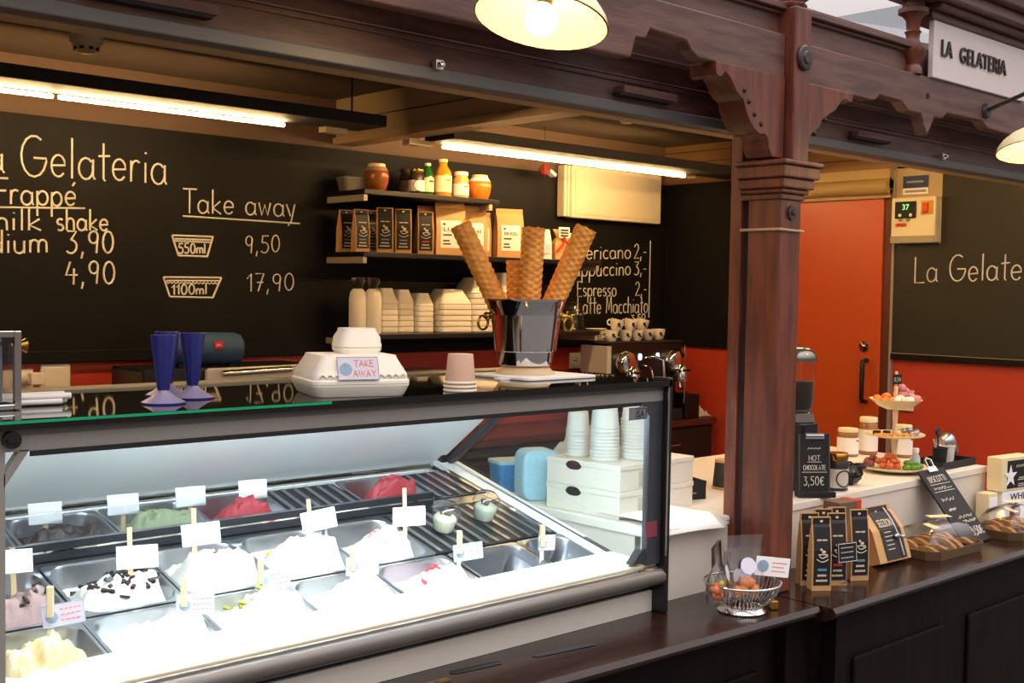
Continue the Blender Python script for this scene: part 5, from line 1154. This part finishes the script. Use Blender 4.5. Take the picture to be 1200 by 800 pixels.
def wjar(x, y, h, r, label, lab):
    t = thing('biscuit_jar', label, 'jar', (x, y, ZC_))
    MB().lathe([(r * .95, 0), (r, .004), (r, h * .8), (r * .85, h * .86)], (0, 0, 0), 28).build('body', mat('jar_amber', 'a8743a', .25, 0, .3, 30), t, 40); MB().lathe([(r * .9, h * .86), (r * .95, h * .87), (r * .95, h * .98), (r * .9, h), (0, h)], (0, 0, 0), 28).build('lid', CREAM, t, 40)
    l = MB().lathe([(r + .0004, h * .1), (r + .001, h * .1), (r + .001, h * .68), (r + .0004, h * .68)], (0, 0, 0), 28, cap=False).build('label', PAPER, t, 40); MB().box((-.006, -r - .003, h * .55), (.006, -r, h * .60)).build('print', GOLD, l)
wjar(4.005, 2.44, .108, .040, 'cream-lidded white-labelled jar behind the cake stand, leftmost', 0)
wjar(4.12, 2.42, .145, .036, 'taller cream-lidded jar behind the middle of the cake stand', 0)
wjar(4.155, 2.29, .125, .034, 'cream-lidded jar behind the right side of the cake stand', 0)
bt = thing('plastic_bottle', 'pale blue small bottle right of the stand stem', 'bottle', (3.90, 2.10, ZC_)); MB().lathe([(.015, 0), (.017, .003), (.017, .04), (.010, .055), (.010, .06)], (0, 0, 0), 20).build('body', mat('bottle_blue', 'b9c4d0', .3), bt, 40); MB().lathe([(.012, .06), (.012, .075), (0, .077)], (0, 0, 0), 16).build('cap', PAPER, bt, 40)
ty = thing('serving_tray', 'low black tray at the right end of the white counter', 'tray', (4.075, 2.085, ZC_))
MB().box((-.125, -.065, 0), (.125, .065, .004)).box((-.125, -.065, .004), (.125, -.061, .026)).box((-.125, .061, .004), (.125, .065, .026)).box((-.125, -.061, .004), (-.121, .061, .026)).box((.121, -.061, .004), (.125, .061, .026)).build('tray', MATTE, ty, bevel=.001)
def tcup(x, y, m, label):
    t = thing('paper_cup', label, 'cup', (x, y, ZC_ + .0045)); MB().lathe([(.022, 0), (.027, .066), (.029, .066), (.029, .069), (.025, .069), (.021, .004), (0, .004)], (0, 0, 0), 26).build('cup', m, t, 40)
    MB().cyl((.004, 0, .01), (-.035, .008, .10), .003, n=7).build('spoon', mat('spoon_pink', 'cfa08a', .5), t)
tcup(4.01, 2.065, MATTE, 'black paper cup with a spoon on the black tray'); tcup(4.085, 2.075, PCW, 'white paper cup with a spoon on the black tray')
skk = thing('cocoa_shaker', 'steel shaker tilted in a holder at the right of the black tray', 'shaker', (4.155, 2.10, ZC_ + .0045))
q = Rx(-.1) @ Ry(-.5)
MB().lathe([(.020, 0), (.018, .03), (.012, .045)], (0, 0, 0), 16).build('holder', MATTE, skk, 40); MB().lathe([(0, .03), (.032, .032), (.036, .042), (.036, .090), (.032, .100), (.026, .108), (.012, .112), (0, .112)], (.018, 0, .005), 26, q).build('body', STEEL, skk, 40)
sps = thing('black_spoons', 'bunch of black plastic spoons beside the steel shaker', 'spoons', (4.115, 2.12, ZC_ + .0045))
for k in range(3): MB().cyl((0, 0, 0), (-.022 + .012 * k, .004 * k, .105), .003, n=7).ball((-.024 + .013 * k, .004 * k, .115), (.012, .006, .016), 10, 7).build('spoon', BLACK, sps, 50)

# ================================================================== THINGS ON THE LEDGE
ZL = .7805
wbw = thing('wire_bowl', 'silver wire fruit bowl filled with wrapped sweets on the ledge', 'bowl', (2.47, 1.80, ZL))
g = MB()
for k in range(44):
    a = 2 * PI * k / 44; g.tube([(r * math.cos(a), r * math.sin(a), z) for r, z in ((.052, .014), (.070, .028), (.088, .05), (.098, .075))], .0014, 5)
w1 = g.build('wires', CHROME, wbw)
MB().tube([(.099 * math.cos(a * PI / 24), .099 * math.sin(a * PI / 24), .0765) for a in range(48)], .0032, 8, True).build('rim', CHROME, wbw, 60)
MB().lathe([(.060, 0), (.063, .003), (.058, .008), (.054, .014), (.0, .014)], (0, 0, 0), 40).build('foot_ring', CHROME, wbw, 40)
def sweet_bag(x, y, z, rz, rx, label, s, m2):
    t = thing('sweet_bag', label, 'sweets', (x, y, z), rz, 'bags of sweets in the wire bowl', rx)
    def env(zz): return [(.034 * s, .018 * s), (.040 * s, .022 * s), (.036 * s, .018 * s), (.036 * s, .006 * s), (.046 * s, .003 * s)][zz]
    MB().loft([[(a, b, z_) for a, b in rrect(2 * env(i)[0], 2 * env(i)[1], min(env(i)) * .7, 3)] for i, z_ in enumerate((0, .02 * s, .05 * s, .075 * s, .12 * s))]).build('wrapper', CLEAR, t, 30)
    g = MB(); r2 = random.Random(int(x * 999))
    for k in range(6): g.ball((r2.uniform(-.022, .022) * s, r2.uniform(-.006, .006), .016 * s + .014 * s * (k // 3)), .010 * s, 9, 7, .2, k)
    g.build('contents', m2, t, 50)
    MB().lathe([(0, 0), (.016 * s, 0), (.016 * s, .0006), (0, .0006)], (0, -.021 * s, .062 * s), 20, Rx(PI / 2 - .15)).build('round_label', CARDL, t)
for a in [(2.395, 1.82, ZL + .03, .5, -.05, 'tall clear bag of sweets leaning at the left of the wire bowl', 1.25, PEACHC), (2.465, 1.785, ZL + .035, -.45, -.2, 'large clear bag with round label at the front of the wire bowl', 1.35, ORANGEC), (2.515, 1.83, ZL + .03, -.8, .15, 'clear bag of sweets at the back right of the wire bowl', 1.1, PINKC), (2.45, 1.845, ZL + .03, .2, .2, 'clear bag of sweets at the back of the wire bowl', 1.1, GYEL)]: sweet_bag(*a)
# card on wire and cube
scd = thing('price_card', 'white card with blue roundel on a wire clipped to the wire bowl', 'price card', (2.545, 1.755, ZL), -.55)
MB().box((-.011, -.010, 0), (.011, .010, .024)).build('cube_base', GOLD, scd, bevel=.003)
MB().tube([(0, 0, .024), (0, 0, .06), (.004, 0, .10)], .0015, 6).build('wire', CHROME, scd)
c_ = MB().box((-.047, -.001, -.025), (.047, .001, .025)).build('card', CARDW, scd, loc=(-.006, -.002, .112), rot=(0, .12, 0))
MB().lathe([(0, 0), (.016, 0), (.016, .0006), (0, .0006)], (-.027, -.001, 0), 20, Rx(PI / 2)).build('roundel', BLUET, c_)
g = MB()
for k, l in enumerate((.040, .034, .038)): g.box((-.002, -.0016, .010 - .011 * k), (-.002 + l, -.001, .0125 - .011 * k))
g.build('print', PINKT, c_)
# coffee bags on the right ledge
def lb_bag(x, y, rz, label, accent, first=[None]):
    t, _ = coffee_bag('coffee_bag', label, 'coffee bag', .056, .036, .205, 'dark', accent, 'coffee bags on the right ledge'); rz -= 9; t.location = (x, y, ZL); t.rotation_euler = (0, 0, rz * D2R)
INKB = mat('ink_blue', '4a8aa0', .6)
lb_bag(2.818, 1.795, -26, 'black-labelled coffee bag with blue line at the left front of the right ledge', INKB)
lb_bag(2.905, 1.80, -26, 'black-labelled coffee bag with red line behind the little black tag', MC['ink_red'])
lb_bag(2.845, 1.85, -24, 'black-labelled coffee bag hidden behind the blue-lined one', MC['ink_teal'])
lb_bag(2.93, 1.86, -24, 'black-labelled coffee bag hidden behind the red-lined one', MC['ink_teal'])
lb_bag(2.985, 1.85, -24, 'black-labelled coffee bag set back, third along the ledge', MC['ink_teal'])
lb_bag(3.005, 1.79, -22, 'black-labelled coffee bag at the right of the row, beside the big kraft bag', MC['ink_teal'])
rb = thing('gift_box', 'grey and red box corner showing behind the coffee bags', 'box', (3.09, 1.90, ZL), -.1); MB().box((-.045, -.03, 0), (.035, .03, .205)).build('carton', mat('box_brown', '6a5444', .6), rb, bevel=.002); MB().box((.035, -.03, 0), (.06, .03, .206)).build('red_panel', mat('box_red', 'c2401f', .5), rb, bevel=.001)
bt2 = thing('price_tag', 'tiny black chalk tag on a clear stand before the coffee bags', 'price tag', (2.86, 1.735, ZL), -.45)
MB().box((-.016, -.012, 0), (.016, .012, .022)).build('clear_base', CLEAR, bt2, bevel=.002); MB().cyl((0, 0, .022), (0, 0, .085), .0025, n=8).build('stem', STEEL, bt2)
k = MB().box((-.030, -.002, 0), (.030, .002, .055)).build('tag', MATTE, bt2, loc=(0, -.003, .082), rot=(0, -.06, 0))
g = MB(); g.tube([(-.028, -.003, .002), (.028, -.003, .002), (.028, -.003, .053), (-.028, -.003, .053)], .001, 5, True)
for i_, z_ in enumerate((.040, .027, .012)): g.tube([(-.02 + .002 * q, -.003, z_ + (.003 if q % 2 else 0)) for q in range(20)], .0008, 5)
g.build('chalk_lettering', CHALK, k)
# big kraft bag
sel, yf = coffee_bag('coffee_bag', 'wide kraft bag with black label and silver ribbon leaning on the right ledge', 'coffee bag', .165, .075, .175, 'none', None, None)
for c in list(sel.children):
    if c.name.startswith('label'): bpy.data.objects.remove(c)
sel.location = (3.265, 1.845, ZL); sel.rotation_euler = (-.34, 0, -.06)
def strip(x0, x1, zs, off=.0014):
    g = MB(); g.loft([[(x0, yf(z * .175) - off, z * .175), (x1, yf(z * .175) - off, z * .175), (x1, yf(z * .175) - off - .0008, z * .175), (x0, yf(z * .175) - off - .0008, z * .175)] for z in zs]); return g
l = strip(-.045, .060, [.03, .3, .55, .7, .86, .9, .985]).build('label', mat('label_charcoal', '26221f', .6), sel)
g = MB(); printed(g, 'SELEZION', (-.040, yf(.106) - .0026, .106), XV, (0, yf(.132) - yf(.106), .026), .072, .026, .002)
for k in range(5): g.box((-.030, yf(.09 - .013 * k) - .003, .088 - .013 * k), (.006 + .004 * (k % 2), yf(.09 - .013 * k), .0905 - .013 * k))
g.ball((-.005, yf(.155) - .002, .155), (.004, .001, .006), 8, 6); g.build('print', WPR, l)
MB().tube([(.035, yf(.165) - .004, .165), (.037, yf(.12) - .004, .12), (.038, yf(.07) - .004, .07), (.038, yf(.01) - .004, .012)], .0035, 6).build('ribbon', mat('silver_ribbon', 'b9b8bc', .2, .7), sel, 50)
g = MB(); y_ = yf(.07) - .01; g.ball((.024, y_, .073), (.014, .006, .007), 10, 7).ball((.052, y_, .067), (.014, .006, .007), 10, 7).ball((.038, y_ - .003, .07), .005, 8, 6); g.build('bow', MC['silver_ribbon'], sel, 50)
# biscuit trays
def biscuit_tray(x, y, w, d, rz, label, glabel, seed, n):
    t = thing('card_tray', label, 'tray', (x, y, ZL), rz)
    c = .035; P_ = lambda q: [(sx * (w / 2 - (c if k else 0)) * q, sy * (d / 2 - (0 if k else c)) * q) for sx, sy, o_ in ((1, -1, (1, 0)), (1, 1, (0, 1)), (-1, 1, (1, 0)), (-1, -1, (0, 1))) for k in o_]
    P_ = lambda q: [(px * q, py * q) for px, py in ((w / 2 - c, -d / 2), (w / 2, -d / 2 + c), (w / 2, d / 2 - c), (w / 2 - c, d / 2), (-w / 2 + c, d / 2), (-w / 2, d / 2 - c), (-w / 2, -d / 2 + c), (-w / 2 + c, -d / 2))]
    MB().loft([[(a, b, z) for a, b in P_(q)] for q, z in ((.94, 0), (1, .030), (.98, .030), (.92, .004))]).build('tray', mat('tray_card', '6a5138', .6, 0, .15), t)
    r3 = random.Random(seed)
    b = thing('biscuit_bag', glabel, 'biscuits', (x, y, ZL + .004), rz)
    MB().loft([[(px_ * q, py_ * q, z + .006 * noise.noise(Vector((px_ * 30, py_ * 30, z * 30)))) for px_, py_ in rrect(w * .86, d * .86, .03, 4)] for q, z in ((.95, .002), (1, .03), (.96, .055), (.75, .082), (.35, .095), (.1, .098))]).build('wrapper', CLEAR, b, 50)
    for k in range(n):
        xx = (-w * .34) + w * .68 * (k % (n // 2)) / (n // 2 - 1); yy = (-.03 if k < n // 2 else .03)
        g = MB(); g.prism([(-.05 + .1 * q / 8, .004 * 0 + .016 * math.sin(PI * q / 8)) for q in range(9)], 'x', -.008, .008)
        g.build('biscuit', mat('biscuit_tan', 'b98a52', .7, 0, .3, 60, h2='94683a'), b, 30, loc=(xx, yy, .014 + .012 * r3.random()), rot=(r3.uniform(-.2, .4), 0, r3.uniform(-.5, .2)))
    MB().box((-.035, -.02, 0), (.035, .02, .0015)).build('label_card', CREAM, b, loc=(-w * .2, -d * .12, .088), rot=(.3, .1, .25))
    MB().box((-.05, -.012, 0), (.05, .012, .0015)).build('label_card', CREAM, b, loc=(w * .12, d * .08, .102), rot=(.1, .05, -.2))
biscuit_tray(3.545, 1.83, .33, .19, -.04, 'brown card tray with cut corners in front of the leaning biscotti board', 'clear bag of long tan biscuits in the tray before the biscotti board', 4, 10)
biscuit_tray(4.03, 1.80, .30, .18, 0, 'brown card tray right of the leaning biscotti board', 'clear bag of biscuits in the tray right of the biscotti board', 9, 10)
# biscotti board: leans back against the white counter edge
bo = thing('biscotti_board', 'black chalk sign for biscotti with a silver clip, leaning against the white counter', 'sign', (3.775, 1.80, ZL), 0, None)
ang = math.atan2(.17, .20)
pb = MB().box((-.088, -.004, 0), (.088, .002, .285)).build('board', MATTE, bo, loc=(0, 0, .002), rot=(-ang + .03, 0, .0))
g = MB(); write(g, 'BISCOTTI', (-.06, -.005, .235), XV, ZV, .022, .115, .0014)
g.tube([(-.07, -.005, .226), (.065, -.005, .226)], .0011, 5).tube([(-.07, -.005, .198), (.065, -.005, .198)], .0011, 5)
def scr(x0, z0, w, h, seed):
    r4 = random.Random(seed); g.tube([(x0 + w * k / 34, -.005, z0 + h * r4.random()) for k in range(35)], .0009, 5)
scr(-.062, .204, .12, .013, 1); scr(-.06, .160, .085, .013, 2); scr(-.055, .122, .05, .012, 3); scr(-.03, .090, .1, .012, 4); scr(-.015, .072, .09, .012, 5)
write(g, '3,50\u20ac', (-.0, -.005, .025), XV, ZV, .030, .076, .0016); g.build('chalk_lettering', CHALK, pb)
MB().box((-.03, -.010, .272), (.03, .004, .292)).tube([(-.018, -.008, .29), (-.02, -.012, .315), (.0, -.012, .325), (.02, -.012, .315), (.018, -.008, .29)], .004, 6).build('clip', CHROME, pb, 40)
# boxes at the far right
bxl = thing('product_box', 'white box with purple capital letters and a brown picture, lower of the two at right', 'box', (4.165, 1.90, ZL), -.12)
MB().box((0, 0, 0), (.20, .06, .115)).build('carton', CARDW, bxl, bevel=.002); g = MB(); printed(g, 'WHITE', (.050, -.0012, .082), XV, ZV, .145, .024, .001); g.build('lettering', mat('ink_purple', '3a2450', .6), bxl)
MB().lathe([(0, 0), (.034, 0), (.034, .001), (0, .001)], (.085, -.0005, .036), 28, Rx(PI / 2)).build('picture', mat('ink_brown_red', '6a2a20', .6), bxl)
bxu = thing('product_box', 'cream-edged black box with a white star, on top of the white lettered box', 'box', (4.155, 1.90, ZL + .1155), -.12)
MB().box((0, 0, 0), (.20, .06, .125)).build('carton', CREAM, bxu, bevel=.003); MB().box((.035, -.0012, .010), (.20, 0, .112)).build('front_label', MATTE, bxu)
st5 = []
for k in range(10): a = PI / 2 + k * PI / 5; r = .042 if k % 2 == 0 else .017; st5.append((.055 + r * math.cos(a), .055 + r * math.sin(a)))
MB().prism(st5, 'y', -.0024, -.0012).build('star', CARDW, bxu)
g = MB(); g.tube([(.09 + .0026 * q_, -.002, .084 + .014 * ((q_ * 5) % 7) / 7) for q_ in range(26)], .0009, 5)
for z_, w_ in ((.045, .03), (.038, .045), (.022, .035), (.015, .04)): g.box((.125 - w_ / 2, -.0024, z_), (.125 + w_ / 2, -.0012, z_ + .003))
g.build('print', WPR, bxu)
whb = thing('product_box', 'small plain cream box left of the white lettered box', 'box', (4.09, 1.915, ZL), -.1); MB().box((0, 0, 0), (.06, .05, .115)).build('carton', CREAM, whb, bevel=.002); MB().box((.005, -.0012, .01), (.055, 0, .10)).build('front_label', CARDW, whb)

for t, b in ((pt, (2.695, 1.89, .7805)), (bm_, (2.2, 1.865, 2.18)), (ap, (2.2, 2.01, 2.048)), (cb, (2.0, YB - .014, 1.30)), (cr, (XR - .014, 2.5, 1.298)), (bc, (3.2, 4.0, 0)), (wcn, (3.26, 2.4, 0))): rebase(t, b)
